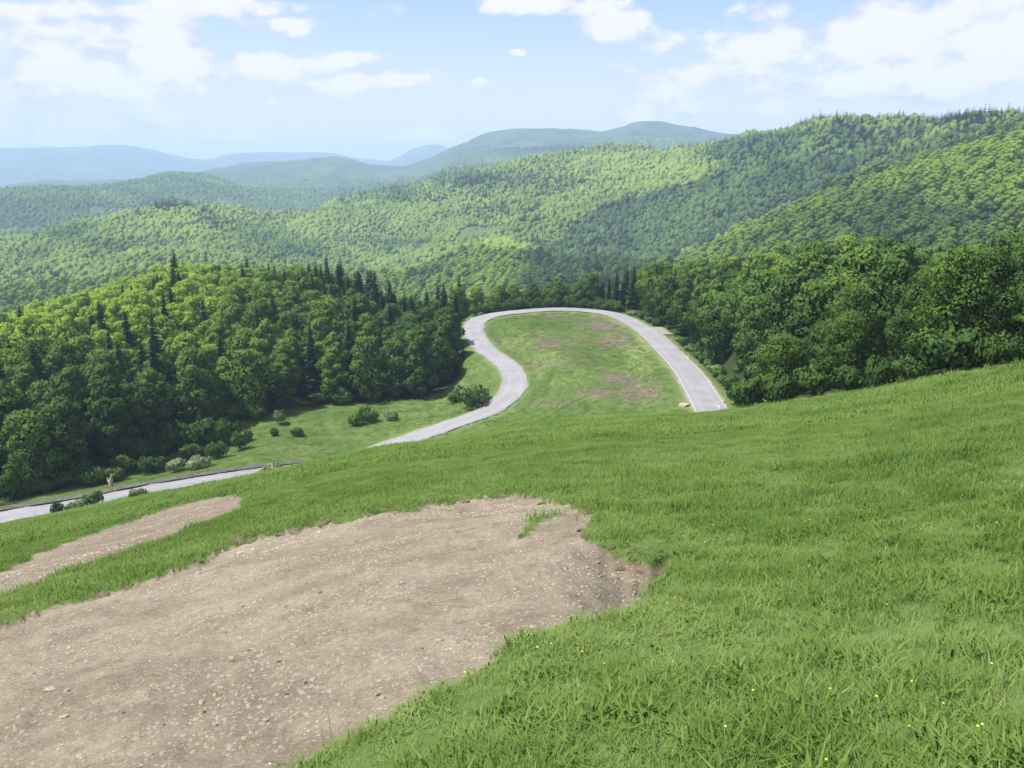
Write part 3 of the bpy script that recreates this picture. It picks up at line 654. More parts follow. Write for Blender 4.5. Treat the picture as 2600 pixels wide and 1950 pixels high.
top = gz+scl*16; tu, tv = project(gx, gy, top)
# which of them can be seen: running horizon of crowns per direction
azt = np.arctan2(gx, gy); order = np.argsort(gr); hor = np.full(400, -9.0); vis = np.zeros(N_, bool)
for k in order:
    b = int((azt[k]+R(50))/R(100)*400); hwid = max(1, int(4.0/gr[k]/R(.25)))
    if not (0 <= b < 400): continue
    tt = (top[k]-0.8)/gr[k]; sl = slice(max(b-hwid, 0), b+hwid+1)
    vis[k] = (tt > hor[sl].min()+.002); hor[sl] = np.maximum(hor[sl], (top[k]-3.2)/gr[k])
inframe = (tu > -15) & (tu < 1040) & (tv < 700)
size = scl/gr
def pickmax(m, n_): ii = np.nonzero(m)[0]; return ii[np.argsort(-size[ii])][:n_]
indB = pickmax(vis & inframe & ~isC, 300); indC = pickmax(vis & inframe & isC, 220)
ind = np.zeros(N_, bool); ind[indB] = True; ind[indC] = True

def put_tree(pair, nm, loc, s, sz, rot, label, group, tint, cat='tree'):
    e = link(nm, None, loc=loc); e.empty_display_size = 1; e.rotation_euler = (0, 0, rot); e.scale = (s, s, s*sz)
    tag(e, label, cat, group)
    tr = link('trunk', pair[1], e); cr = link('crown', pair[0], e)
    cr['tint'] = float(tint); return e
ORD = ['first', 'second', 'third', 'fourth', 'fifth', 'sixth', 'seventh', 'eighth', 'ninth', 'tenth', 'eleventh', 'twelfth', 'thirteenth', 'fourteenth', 'fifteenth', 'sixteenth', 'seventeenth', 'eighteenth', 'nineteenth', 'twentieth', 'twenty-first', 'twenty-second', 'twenty-third', 'twenty-fourth', 'twenty-fifth', 'twenty-sixth', 'twenty-seventh', 'twenty-eighth', 'twenty-ninth', 'thirtieth']
def place(u, v, left, r):
    if left:
        if v > 440: return 'above the lower road on the left'
        if u > 400: return 'beside the S-bend of the road'
        if r > 330: return 'on the crest of the left knoll' if u > 210 else "on the left knoll's bright far crest"
        if u > 230: return 'in the stand above the side meadow'
        return 'on the slope of the left knoll'
    if u < 600 and r > 270: return 'in the row behind the top of the loop'
    if u < 660: return "at the loop's far right corner"
    if u < 760: return 'beside the right arm of the road'
    if r < 115: return "at the right wood's meadow edge"
    return 'deep in the right wood' if r < 220 else 'at the back of the right wood'
def tone(t): return 'dark green' if t < .33 else 'mid green' if t < .5 else 'fresh green' if t < .68 else 'bright yellow-green'
# front trees get an own ordinal
front = {}
for left, nm in ((True, 'left'), (False, 'right')):
    best = {}
    for k in np.nonzero(ind & ~isC & (inL == left) & (gu > 5) & (gu < 1020))[0]:
        if not left and (gu[k] < 745): continue
        b = int(azt[k]/R(2.1 if left else 3.2))
        if b not in best or gr[k] < gr[best[b]]: best[b] = k
    ks = sorted(best.values(), key=lambda k: gu[k])
    for j, k in enumerate(ks[:20]): front[k] = f"{ORD[j]} broadleaf tree from the left along the front edge of the {nm} forest"
LAB = {}
for k in np.nonzero(ind)[0]:
    if isC[k]: LAB[k] = f"{'tall' if scl[k] > .85 else 'slim'} dark spruce"
    else: LAB[k] = f"{tone(tintT[k])} {'tall' if hgt[k] > 16.5 else 'low'} tree"
def row(k):
    if not inL[k]: return ''
    q = gr[k]; return ' low down' if q < 200 else ' midway up' if q < 235 else ' upslope' if q < 275 else ' high up'
fam = {}
for k in LAB: fam.setdefault((LAB[k], row(k), place(gu[k], gv[k], inL[k], gr[k])), []).append(k)
FULL = {}
for (a_n, rw, pl), ks in fam.items():
    ks = sorted(ks, key=lambda k: gu[k])
    for j, k in enumerate(ks):
        if len(ks) == 1: FULL[k] = f"{a_n}{rw} {pl}"
        else: FULL[k] = f"{a_n}{rw} {pl}, {ORD[min(j, 29)]} from left" if j < 29 else f"{a_n}{rw} {pl}, among the rightmost"
for k in np.nonzero(ind)[0]:
    p = place(gu[k], gv[k], inL[k], gr[k]); c = bool(isC[k])
    if c: lab = FULL[k]; grp = 'spruces among the broadleaf trees'
    else: lab = front.get(k) or FULL[k]; grp = 'broadleaf trees of the forest'
    pr = CF[int(rnd[k, 4]*3)] if c else BLn[int(rnd[k, 4]*3)] if gr[k] < 125 else BL[int(rnd[k, 4]*7)]
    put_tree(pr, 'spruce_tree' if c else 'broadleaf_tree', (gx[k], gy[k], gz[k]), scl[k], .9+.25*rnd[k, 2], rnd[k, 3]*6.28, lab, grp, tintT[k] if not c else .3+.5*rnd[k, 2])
rest = ~ind & (np.abs(azt) < R(46))
for left, nm, lab in ((True, 'left_knoll_woodland', 'mixed woodland filling in behind the nearer trees of the left knoll'), (False, 'right_slope_woodland', 'mixed woodland filling in behind the nearer trees of the right slope')):
    m_ = rest & (inL == left)
    pk = np.where(isC, 3+(rnd[:, 4]*2).astype(int), (rnd[:, 4]*3).astype(int))[m_]
    scatter('woodland', np.stack([gx, gy, gz], 1)[m_], scl[m_], rnd[m_, 3]*6.28, pk, tintT[m_], [BL[0][0], BL[1][0], BL[2][0], CF[0][0], CF[1][0]], lab, 'woodland')

# ------------------------------------------------------------------ woods on the hills beyond
def hill_points(r0, r1, s, rng):
    rmax = r1; gx_, gy_ = jgrid(-rmax*.78, rmax*.78, r0*.6, rmax, s, rng, .6)
    r_ = np.hypot(gx_, gy_); a_ = np.arctan2(gx_, gy_); m_ = (r_ >= r0) & (r_ < r1) & (np.abs(a_) < R(37)); return gx_[m_], gy_[m_], r_[m_], a_[m_]
hx, hy, hr, ha = [np.concatenate(t_) for t_ in zip(hill_points(470, 1000, 6.4, RNG), hill_points(1000, 1700, 4.3, RNG), hill_points(1700, 2400, 5.2, RNG), hill_points(2400, 4400, 7.6, RNG))]
hz_ = sample(Z, hx, hy); hu, hv = project(hx, hy, hz_)
# keep only what stands in sight (with a margin for a step to the side)
AZB = ((ha+R(40))/R(80)*800).astype(int); tant = Z/RG; run = np.maximum.accumulate(tant, axis=1)
hid = sample(run, hx, hy); vis2 = (hz_+16)/hr > hid-.012
# clearings: (u, v, half w, half h)
clear = np.zeros(len(hx), bool)
clear = sample(CLEAR, hx, hy) > .5
hx, hy, hr, hz_, hu, hv = [q[vis2 & ~clear] for q in (hx, hy, hr, hz_, hu, hv)]
n_ = len(hx); hrn = RNG.random((n_, 4))
st = fbm(hx/260, hy/260, 3, 71)
cw2 = (.03+.30*sstep(st, .2, .6))*(hr < 2400)
big_ = fbm(hx/170, hy/170, 3, 77); ht = .62+.22*big_+.07*hrn[:, 0]
def blobs(lst):
    o_ = np.zeros(n_)
    for (u, v, a, b, s) in lst: o_ = np.maximum(o_, s*np.exp(-((hu-u)/a)**2-((hv-v)/b)**2))
    return o_
ju, jv = hu+22*fbm(hx/110, hy/110, 4, 81), hv+9*fbm(hx/110, hy/110, 4, 82)
def stand(P): return inpoly(ju, jv, [(a/S, b/S) for a, b in P])  # outlined tint areas: sun and shade on the hills put into leaf colour
dark = stand([(508, 305), (518, 272), (532, 252), (550, 241), (590, 222), (630, 204), (680, 184), (722, 172), (780, 163), (850, 156), (868, 176), (830, 194), (787, 211), (722, 238), (672, 262), (650, 305)])  # cloud shadow over the middle hills, painted as darker crowns
mott = stand([(722, 172), (700, 150), (760, 142), (820, 128), (1024, 118), (1024, 142), (880, 178), (850, 156), (780, 163)])
slope = stand([(672, 264), (722, 241), (787, 214), (880, 180), (1040, 135), (1040, 320), (640, 320)])
spur = stand([(395, 305), (428, 280), (470, 254), (505, 238), (524, 240), (516, 262), (500, 285), (490, 305)])  # sunlit left-facing spur, painted as brighter crowns
rav = stand([(640, 268), (672, 256), (722, 232), (787, 205), (850, 178), (868, 180), (790, 214), (724, 241), (674, 265), (650, 280)])  # shade in the ravine crease painted into the crowns, with more conifers
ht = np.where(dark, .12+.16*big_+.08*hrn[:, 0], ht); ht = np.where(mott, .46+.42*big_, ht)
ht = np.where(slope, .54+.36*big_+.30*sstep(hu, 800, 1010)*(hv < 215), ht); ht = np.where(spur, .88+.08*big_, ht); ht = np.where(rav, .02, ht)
ht += .20*fbm(hx/48, hy/48, 3, 171)-.28*(hr > 2400)
ht += blobs([(630, 170, 80, 12, .28), (200, 226, 110, 13, .18), (385, 226, 60, 12, .16)])  # sunlight on the ridge and left slopes, put into the tint
ht -= blobs([(480, 183, 46, 9, .42), (535, 150, 50, 6, .4), (260, 240, 46, 10, .36), (300, 254, 38, 12, .38), (60, 234, 40, 8, .3), (400, 244, 42, 4, .4), (120, 248, 30, 6, .25), (140, 185, 60, 10, .15), (40, 210, 44, 12, .35), (400, 196, 36, 8, .25), (150, 262, 50, 5, .25), (350, 282, 30, 6, .3)])  # dark stands, and shading patches on the slopes put into the tint
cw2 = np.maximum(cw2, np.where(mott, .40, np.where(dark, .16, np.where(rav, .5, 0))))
cw2 = np.maximum(cw2, blobs([(530, 182, 90, 14, .45), (500, 212, 36, 10, .5), (480, 183, 46, 9, .6), (960, 122, 90, 5, .8), (850, 124, 60, 5, .6), (540, 149, 60, 5, .6), (400, 195, 40, 8, .5), (600, 275, 40, 14, .3), (170, 208, 30, 3, .95), (350, 196, 30, 8, .4)]))
cw2 = np.where(spur, 0, cw2)
hC = hrn[:, 1] < cw2
hs = np.where(hC, (12+7*hrn[:, 2])/19, (10.5+4.5*hrn[:, 2])/16)*np.where(hr > 2400, .74, np.where(hr > 1700, .64, np.where(hr > 1000, .53, .78)))*np.where(hC, np.where(hr > 1000, 1.55, 1.0), 1.1)*np.where(RNG.random(n_) < .08, 1.45, RNG.uniform(.68, 1.18, n_))
pk = np.where(hC, 3+(hrn[:, 3]*2).astype(int), (hrn[:, 3]*3).astype(int))
BLh = [broadleaf(s_, H=16, W=5.8, n=3600, size=.85, lobes=16, low=.3, shell=.95, tilt=.22, mat=M_hleaf)[0] for s_ in (91, 92, 93)]
hs = np.where((hr < 1000) & ~hC, hs*1.05, hs); ht = np.where((hr < 1000) & ~hC, ht+.10+.16*(hu < 420), ht)
zones = [((hr < 1000) & (hu > 590), 'right_hillside', 'mixed woods covering the steep hillside on the right'), ((hr < 1000) & (hu <= 590), 'valley', 'bright beech woods on the lower slopes across the valley'),
         ((hr >= 1000) & (hr < 2400), 'ridge', 'mixed woods on the long ridge behind the valley'), (hr >= 2400, 'far', 'hazy woods on the distant hills')]
for m_, nm, lab in zones:
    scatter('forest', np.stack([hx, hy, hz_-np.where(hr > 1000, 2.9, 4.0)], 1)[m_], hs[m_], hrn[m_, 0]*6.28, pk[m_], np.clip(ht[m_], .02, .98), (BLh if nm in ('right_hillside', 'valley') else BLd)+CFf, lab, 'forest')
print('trees', N_, ind.sum(), 'hill trees', n_)

# ------------------------------------------------------------------ grass
def clump(seed, nb, rad, h, w, mat, lean=.35):
    rng = np.random.default_rng(seed); Vs, Ls = [], []
    for k in range(nb):
        a = rng.uniform(0, 6.28); rr_ = rad*math.sqrt(rng.random()); b = np.array([rr_*math.cos(a), rr_*math.sin(a), -.02])
        th = rng.uniform(0, 6.28); d = np.array([math.cos(th), math.sin(th), 0]); s_ = np.array([-d[1], d[0], 0]); hh = h*rng.uniform(.5, 1.15); ln = lean*rng.uniform(.2, 1.4)*hh
        m1 = b+d*ln*.35+np.array([0, 0, hh*.6]); tp = b+d*ln+np.array([0, 0, hh*rng.uniform(.85, 1)])
        ww = w*rng.uniform(.6, 1.2); l0 = rng.random()
        Vs += [b-s_*ww*.6, b+s_*ww*.6, m1+s_*ww*.5, m1-s_*ww*.5, m1-s_*ww*.5, m1+s_*ww*.5, tp+s_*ww*.12, tp-s_*ww*.12]; Ls += [l0*.6]*4+[l0*.6+.4]*4
    V_ = np.array(Vs); return leaf_mesh('clump', [(V_, np.arange(len(V_)).reshape(-1, 4), np.array(Ls), np.tile([0, 0, 1.0], (len(V_), 1)))], mat)
G1 = [clump(s, 40, .11, .10, .0030, M_grass, .8) for s in (1, 2, 3)] + [clump(4, 16, .10, .12, .012, M_grass, 1.2)]
G2 = [clump(s, 44, .28, .115, .007, M_grass, .8) for s in (5, 6, 7)]
G3 = [clump(s, 34, .60, .17, .026, M_grass, .9) for s in (8, 9)]
def meadow_pts(r0, r1, per_m2, rng, vmin=0, need_vis=False):
    hw = R(62) if r1 < 50 else R(48); cnt = int(hw*(r1*r1-r0*r0)*per_m2); r_ = np.sqrt(rng.uniform(r0*r0, r1*r1, cnt)); a_ = rng.uniform(-hw, hw, cnt)
    x, y = r_*np.sin(a_), r_*np.cos(a_); z = sample(Z, x, y)
    d1 = sample(DIRT, x, y); fo = sample(FORf, x, y); rd = sample(RD, x, y); he = sample(HEATH, x, y)
    jit = .5+.25*perlin(x*2.2, y*2.2, 88)
    ok = (d1 < jit) & (fo < .6) & (rd > HALF+1.3+rng.random(cnt)*1.2) & (rng.random(cnt) > he*.75)
    u, v = project(x, y, z+.3); ok &= (u > -900) & (u < 1900) & (v < 1100)
    ok &= z/r_ > sample(run, x, y)-.015
    return x[ok], y[ok], z[ok], r_[ok]
G4 = [clump(21, 16, .08, .045, .010, M_grass, 1.5), clump(22, 20, .12, .055, .012, M_grass, 1.3), clump(23, 5, .10, .26, .003, M_grass, .5)]
parts = []
for (r0, r1, dn, ms, off, sc0) in [(1.6, 13, 190, G1, 0, 1), (13, 44, 44, G2, 4, 1), (44, 112, 8.5, G3, 7, 1), (112, 300, 3.4, G3, 7, 1.05)]:
    x, y, z, r_ = meadow_pts(r0, r1, dn, RNG)
    m_ = len(x); patch = fbm(x/2.4, y/2.4, 3, 91); patch2 = fbm(x/.7, y/.7, 2, 92); broad = fbm(x/14, y/14, 3, 93)
    s_ = sc0*np.clip(.98+.45*patch+.55*patch2, .6, 2.0)*RNG.uniform(.7, 1.25, m_)
    tn_ = np.clip(.54-.28*patch+.24*broad-.28*patch2+.10*RNG.normal(size=m_)+(RNG.random(m_) < .05)*.35, .02, .98)
    tn_ = np.clip(tn_+.30*sstep(r_, 60, 92)*(r_ < 112)*(.3+fbm(x/8, y/8, 2, 95)), .02, .98)
    parts.append((np.stack([x, y, z-.01], 1), s_, RNG.uniform(0, 6.28, m_), off+RNG.integers(0, len(ms), m_), tn_))
    print('grass', r0, m_)
x, y, z, r_ = meadow_pts(1.8, 26, 26, RNG); hb = fbm(x/.9, y/.9, 3, 121); ok = hb > .12; x, y, z, hb = x[ok], y[ok], z[ok], hb[ok]; m_ = len(x); kd = RNG.integers(0, 2, m_)
parts.append((np.stack([x, y, z+.02], 1), RNG.uniform(.7, 1.4, m_), RNG.uniform(0, 6.28, m_), 9+kd, np.clip(.45+.4*hb+.12*RNG.normal(size=m_), .1, .98)))
x, y, z, r_ = meadow_pts(1.8, 30, 5, RNG); m_ = len(x)
parts.append((np.stack([x, y, z], 1), RNG.uniform(.7, 1.3, m_), RNG.uniform(0, 6.28, m_), np.full(m_, 11), np.full(m_, .98)))
x, y, z, r_ = meadow_pts(45, 112, .9, RNG); m_ = len(x); ok = fbm(x/9, y/9, 3, 151)+.3*RNG.normal(size=m_) > .1; x, y, z = x[ok], y[ok], z[ok]; m_ = len(x)
parts.append((np.stack([x, y, z], 1), RNG.uniform(1.6, 2.8, m_), RNG.uniform(0, 6.28, m_), np.full(m_, 11), np.full(m_, .98)))
cnt = 9000; r_ = np.sqrt(RNG.uniform(9, 30**2, cnt)); a_ = RNG.uniform(-R(40), R(14), cnt); x, y = r_*np.sin(a_), r_*np.cos(a_)
wd_ = fbm(x/1.7, y/1.7, 3, 111); ok = (sample(DIRT, x, y) > .6) & (wd_+.2*RNG.normal(size=cnt) > .42); x, y = x[ok], y[ok]; m_ = len(x)
parts.append((np.stack([x, y, sample(Z, x, y)-.015], 1), RNG.uniform(.25, .6, m_), RNG.uniform(0, 6.28, m_), RNG.integers(0, 4, m_), RNG.uniform(.3, .8, m_)))
pp = [np.concatenate([q[i] for q in parts]) for i in range(5)]
scatter('grass', pp[0], pp[1], pp[2], pp[3], pp[4], G1+G2+G3+G4, 'short fresh green meadow grass covering the whole slope', 'grass')

M_heath = leaf_material('heath_twigs', (.15, .11, .095), (.23, .165, .165), (.32, .24, .245), .1)
HT = [clump(s, 30, .55, .20, .03, M_heath, .8) for s in (31, 32)]
cnt = 60000; r_ = np.sqrt(RNG.uniform(120**2, 290**2, cnt)); a_ = RNG.uniform(-R(4), R(16), cnt); x, y = r_*np.sin(a_), r_*np.cos(a_)
ok = (sample(HEATH, x, y)+.35*RNG.normal(size=cnt)+.6*fbm(x/4, y/4, 3, 131) > .55) & (sample(RD, x, y) > 6) & (sample(HEATH, x, y) > .04); x, y = x[ok], y[ok]; m_ = len(x)
scatter('heather', np.stack([x, y, sample(Z, x, y)], 1), RNG.uniform(.6, 1.5, m_), RNG.uniform(0, 6.28, m_), RNG.integers(0, 2, m_), RNG.uniform(.1, .9, m_), HT, 'faded purple brown heather tufts in the meadow inside the road loop', 'heather')
# ------------------------------------------------------------------ flowers
def flower_mesh(col, nm, rad, seed):
    rng = np.random.default_rng(seed); m, t, out = new_mat(nm); pbsdf(t, out, col+(1,), .7, .1)
    Vs = []
    for k in range(6):
        a = k*math.pi/3; d = np.array([math.cos(a), math.sin(a), 0]); s_ = np.array([-d[1], d[0], 0]); c = np.array([0, 0, .19])
        Vs += [c, c+d*rad*.6-s_*rad*.3+np.array([0, 0, .004]), c+d*rad+np.array([0, 0, .008]), c+d*rad*.6+s_*rad*.3+np.array([0, 0, .004])]
    return mesh_np('bloom', np.array(Vs), np.arange(len(Vs)).reshape(-1, 4), m)
FY = flower_mesh((.65, .55, .04), 'yellow_petals', .009, 1); FW = flower_mesh((.6, .6, .56), 'white_petals', .008, 2); FB = flower_mesh((.22, .30, .62), 'blue_petals', .013, 3)
fx, fy, fz, fr = meadow_pts(2.2, 30, 9, RNG)
pt = fbm(fx/1.6, fy/1.6, 2, 96); okf = (pt > .18) & (RNG.random(len(fx)) < .55); fx, fy, fz, fr = fx[okf], fy[okf], fz[okf], fr[okf]
kind = (fbm(fx/3.1+7, fy/3.1, 2, 97)); uF, vF = project(fx, fy, fz)
pkf = np.where(kind > .12, 0, np.where(kind > -.12, 1, 2)); pkf = np.where(vF > 690, np.where(RNG.random(len(fx)) < .75, 0, 1), pkf)
scatter('wildflowers', np.stack([fx, fy, fz], 1), RNG.uniform(.7, 1.25, len(fx)), RNG.uniform(0, 6.28, len(fx)), pkf, np.full(len(fx), .5), [FY, FW, FB], 'tiny yellow white and blue wildflowers dotted in the near grass', 'wildflowers')

# ------------------------------------------------------------------ stones and clods on the bare ground
def rock(seed, mat, sq=.6):
    rng = np.random.default_rng(seed); import bmesh
    bm = bmesh.new(); bmesh.ops.create_icosphere(bm, subdivisions=1, radius=1)
    for v_ in bm.verts: v_.co *= rng.uniform(.72, 1.2); v_.co.z *= sq; v_.co.x *= 1.25
    me = bpy.data.meshes.new('rock'); bm.to_mesh(me); bm.free(); me.materials.append(mat); return me
RK = [rock(s, M_stone) for s in range(4)]; CK = [rock(s+9, M_clod, .75) for s in range(3)]
cnt = 110000; r_ = RNG.uniform(2.8, 52, cnt); a_ = RNG.uniform(-R(40), R(12), cnt); x, y = r_*np.sin(a_), r_*np.cos(a_)
ok = (sample(DIRT, x, y) > .6) & (fbm(x/1.8, y/1.8, 3, 101)+.35*RNG.normal(size=cnt)-(np.hypot(x, y) > 30)*.45+2.5*sample(rim*(1-raw)+blur(raw, 9)*(1-blur(raw, 9))*(V < 600), x, y) > .12); x, y = x[ok], y[ok]; z = sample(Z, x, y); m_ = len(x)
scatter('gravel', np.stack([x, y, z], 1), (.005+.022*RNG.random(m_)**4)*np.clip(np.hypot(x, y)/14, 1, 1.9), RNG.uniform(0, 6.28, m_), np.where(RNG.random(m_) < .985, RNG.integers(0, 4, m_), RNG.integers(4, 7, m_)), np.full(m_, .5), RK+CK, 'loose gravel and small lumps strewn over the bare ground', 'gravel')
def stone_spot(px, py): return px, py
STONES = [(118, 813), (150, 812), (283, 640), (470, 627), (240, 848), (52, 820), (245, 605), (205, 628)]
# seen stones: (2212-frame x, y, size px) with where they lie
SP_ = [(107, 1492, 18, 'palest'), (143, 1494, 14, 'flat'), (208, 1518, 12, 'small'), (435, 1518, 18, 'long'), (137, 1550, 15, 'pointed'), (470, 1553, 13, 'round'), (248, 1425, 10, 'small'), (150, 1400, 14, 'flat'), (365, 1413, 8, 'small'), (175, 1637, 20, 'wide'), (355, 1655, 16, 'grey'), (560, 1608, 9, 'small'), (675, 1470, 14, 'white'), (662, 1487, 12, 'grey'), (835, 1460, 10, 'round'), (950, 1384, 16, 'broad'), (830, 1315, 12, 'flat'), (870, 1260, 14, 'pale'), (1150, 1355, 16, 'broad'), (1258, 1268, 12, 'grey'), (1215, 1290, 9, 'small'), (1035, 1385, 8, 'small'), (1100, 1500, 9, 'small'), (905, 1510, 12, 'white'), (938, 1498, 12, 'pale'), (965, 1508, 9, 'small'), (1200, 1120, 9, 'pale'), (1160, 1165, 10, 'round'), (520, 1195, 16, 'pale'), (548, 1187, 12, 'flat'), (428, 1240, 12, 'white'), (600, 1185, 12, 'pale'), (690, 1150, 12, 'broad'), (760, 1300, 9, 'small'), (640, 1325, 8, 'small'), (610, 1410, 10, 'round')]
def region(px, py):
    if px < 300 and py > 1350: return 'in the lower left of the bare ground'
    if px < 620 and py > 1300: return 'in the middle foreground of the bare ground'
    if py < 1260 and px < 800: return 'by the far upper edge of the bare ground'
    if px > 1150: return 'near the dug right tip of the bare ground'
    if py > 1420: return 'by the grass border at the bottom of the bare ground'
    return 'in the centre of the bare ground'
seen = {}
for k, (px, py, s, ad) in enumerate(SP_):
    x, y = on_ground(px*S, py*S, 2.5, 60); z = float(sample(Z, x, y)); r_ = math.hypot(x, y)
    rad = s*S*math.hypot(r_, z)/F0*.5
    nb = seen.get((ad, region(px, py)), 0); seen[(ad, region(px, py))] = nb+1
    o = link('stone', RK[k % 4], loc=(x, y, z+rad*.15)); o.scale = (rad, rad*.8, rad); o.rotation_euler = (0, 0, k*1.7)
    ot = max([q for q in range(k)], key=lambda q: -abs(SP_[q][0]-px)-abs(SP_[q][1]-py)) if k else None
    tag(o, f"{ad} stone {region(px, py)}" + ('' if nb == 0 else ', right one' if nb == 1 else ', the third one'), 'stone', 'pale stones lying on the bare ground')
# turned-up clods along the far edge and the cut bank
CL = [(55, 1318), (225, 1283), (330, 1236), (425, 1208), (520, 1167), (548, 1162), (610, 1150), (640, 1146), (700, 1126), (720, 1124), (830, 1100), (845, 1096), (1000, 1079), (1090, 1068), (1150, 1070), (1178, 1082), (1240, 1094), (1270, 1100), (1260, 1140), (1262, 1156), (1325, 1176), (1370, 1186), (1420, 1192), (1455, 1196), (1340, 1226), (1385, 1232)]
names = ['left end', 'left part', 'middle', 'right part', 'right tip']
seen = {}
for k, (px, py) in enumerate(CL):
    x, y = on_ground(px*S, (py+3)*S, 2.5, 60); z = float(sample(Z, x, y)); r_ = math.hypot(x, y); rad = (13 if k < 16 else 10)*S*r_/F0*(.7+.5*((k*37) % 10)/10)
    o = link('earth_clod', CK[k % 3], loc=(x, y, z-rad*.1)); o.scale = (rad*1.3, rad*.9, rad*.8); o.rotation_euler = (0, 0, k*2.1)
    w_ = names[min(int(k/len(CL)*5), 4)]; q = seen.get(w_, 0); seen[w_] = q+1
    tag(o, f"{ORD[q]} brown turf clod from the left on the {w_} of the dirt rim", 'earth clod', 'turf clods along the rim of the bare ground')

# ------------------------------------------------------------------ single shrubs
def put_shrub(px, py, wpx, hpx, var, tint, label, group=None, rmin=100, rmax=330, rfix=None, nm='shrub'):
    u, v = px*S, py*S
    if rfix: x, y = xy_ur(u, rfix, v)
    else: x, y = on_ground(u, v, rmin, rmax)
    z = float(sample(Z, x, y)); r_ = math.hypot(x, y, z); w_ = wpx*S*r_/F0/2; h_ = hpx*S*r_/F0
    pr = SH[var]; H_, W_ = [(2.2, 2.0), (1.8, 2.3), (2.8, 2.0)][var]
    e = link(nm, None, loc=(x, y, z)); e.scale = (w_/W_, w_/W_, h_/H_/.95); e.rotation_euler = (0, 0, px % 6); tag(e, label, 'shrub', group)
    link('stem', pr[1], e); f = link('foliage', pr[0], e); f['tint'] = tint; return e
g1 = 'round bushes on the side meadow'; g2 = 'bushes along the brow of the meadow'
for a in [(1020, 878, 95, 52, 1, .62, 'largest rounded light green bush beside the S-bend road', g1), (985, 868, 40, 30, 0, .5, 'small bush tucked against the left side of the largest roadside bush', g1),
          (770, 918, 44, 30, 0, .45, 'leftmost bush of the low clump on the side meadow', g1), (800, 912, 48, 28, 1, .5, 'middle bush of the low clump on the side meadow', g1),
          (788, 896, 34, 20, 1, .42, 'rear bush of the low clump on the side meadow', g1), (845, 907, 40, 20, 1, .55, 'right bush of the low clump on the side meadow', g1),
          (605, 917, 34, 36, 2, .60, 'light green upright bush below the forest edge', g1), (592, 942, 22, 20, 0, .22, 'small dark bush just under the upright light bush', g1),
          (643, 942, 34, 20, 1, .20, 'small dark bush right of the pair below the forest edge', g1), (536, 952, 28, 26, 2, .22, 'dark bush at the right end of the thicket', g1),
          (555, 905, 60, 34, 1, .35, 'bush at the foot of the forest left of the upright bush', g1), (745, 872, 60, 30, 1, .35, 'bush at the foot of the dark forest above the clump', g1), (690, 872, 46, 26, 0, .3, 'small bush at the forest foot further left of the clump', g1)]:
    put_shrub(*a, rmin=150)
thick = [(300, 1000, 80, 60), (350, 985, 90, 66), (400, 970, 90, 66), (445, 960, 90, 60), (490, 960, 70, 55), (520, 972, 50, 45), (420, 995, 70, 40), (470, 990, 60, 36), (330, 1020, 70, 40), (270, 1022, 60, 42), (200, 1046, 70, 36), (140, 1052, 60, 36), (90, 1066, 60, 32), (25, 1080, 70, 60), (240, 1040, 60, 34), (500, 905, 90, 40)]
wordsT = ['tall dark bush', 'broad dark bush', 'highest bush', 'domed bush', 'rounded bush', 'last bush at the right end', 'front bush', 'front right bush', 'low front bush', 'leafy bush', 'light roadside bush', 'pale roadside bush', 'low roadside bush', 'big dark bush at the picture edge', 'shaggy bush near the stump', 'bush at the forest foot']
for k, (px, py, w_, h_) in enumerate(thick):
    put_shrub(px, py, w_, h_, k % 3, .22+.25*(k in (10, 11, 12, 9, 14)), f"{wordsT[k]} in the thicket above the lower road", 'thicket bushes above the lower road', rmin=130)
for a in [(385, 1018, 46, 30, 0, .75, 'grey-green bush beside the lower road, the left one of two', g2), (430, 1012, 60, 26, 1, .80, 'wide pale grey-green bush beside the lower road', g2)]:
    put_shrub(*a, rmin=140)
for a in [(585, 1012, 74, 44, 1, .78, 'big pale feathery bush on the brow of the meadow', g2, 100, 330, 122), (655, 1000, 42, 28, 0, .72, 'pale bush right of the big feathery one on the brow', g2, 100, 330, 125),
          (205, 1092, 44, 40, 2, .55, 'upright leafy bush in front of the lower road', g2, 100, 330, 118), (165, 1100, 46, 22, 1, .62, 'low bush in front of the lower road', g2, 100, 330, 116),
          (124, 1112, 30, 28, 0, .02, 'small very dark bush in front of the lower road', g2, 100, 330, 114), (300, 1080, 46, 20, 1, .6, 'low weedy bush at the edge of the lower road', g2, 100, 330, 118),
          (945, 952, 15, 18, 0, .35, 'tiny bush on the brow against the road surface', g2, 100, 330, 125), (840, 968, 60, 16, 1, .7, 'low weeds hiding the road where it dips behind the brow', g2, 100, 330, 122),
          (750, 985, 60, 16, 1, .6, 'low weeds left of where the road dips away', g2, 100, 330, 122), (1640, 878, 120, 24, 1, .55, 'low bright bushes between the road and the right forest', g2, 100, 330, 105)]:
    put_shrub(*a)
# bushes that skirt the right forest edge
sk = [(1620, 850, 90, 70), (1690, 838, 90, 66), (1760, 832, 100, 80), (1835, 822, 80, 60), (1900, 812, 80, 66), (1965, 800, 90, 60), (2070, 795, 150, 95), (2150, 788, 90, 70), (2205, 775, 60, 60)]
for k, (px, py, w_, h_) in enumerate(sk):
    rf = dict(rfix=float(np.interp(px*S, [740, 800, 870, 940, 1024], [100, 93, 86, 80, 73]))) if k < 9 else dict(rmin=110, rmax=260)
    put_shrub(px, py+6, w_, h_, k % 3, .16+.05*(k % 4)+.1*(k >= 9), (f"{ORD[k]} bush from the left at the foot of the right forest" if k < 9 else f"{ORD[k-9]} bush from the camera end along the right arm of the road"), 'bushes skirting the right forest', nm='shrub', **rf)

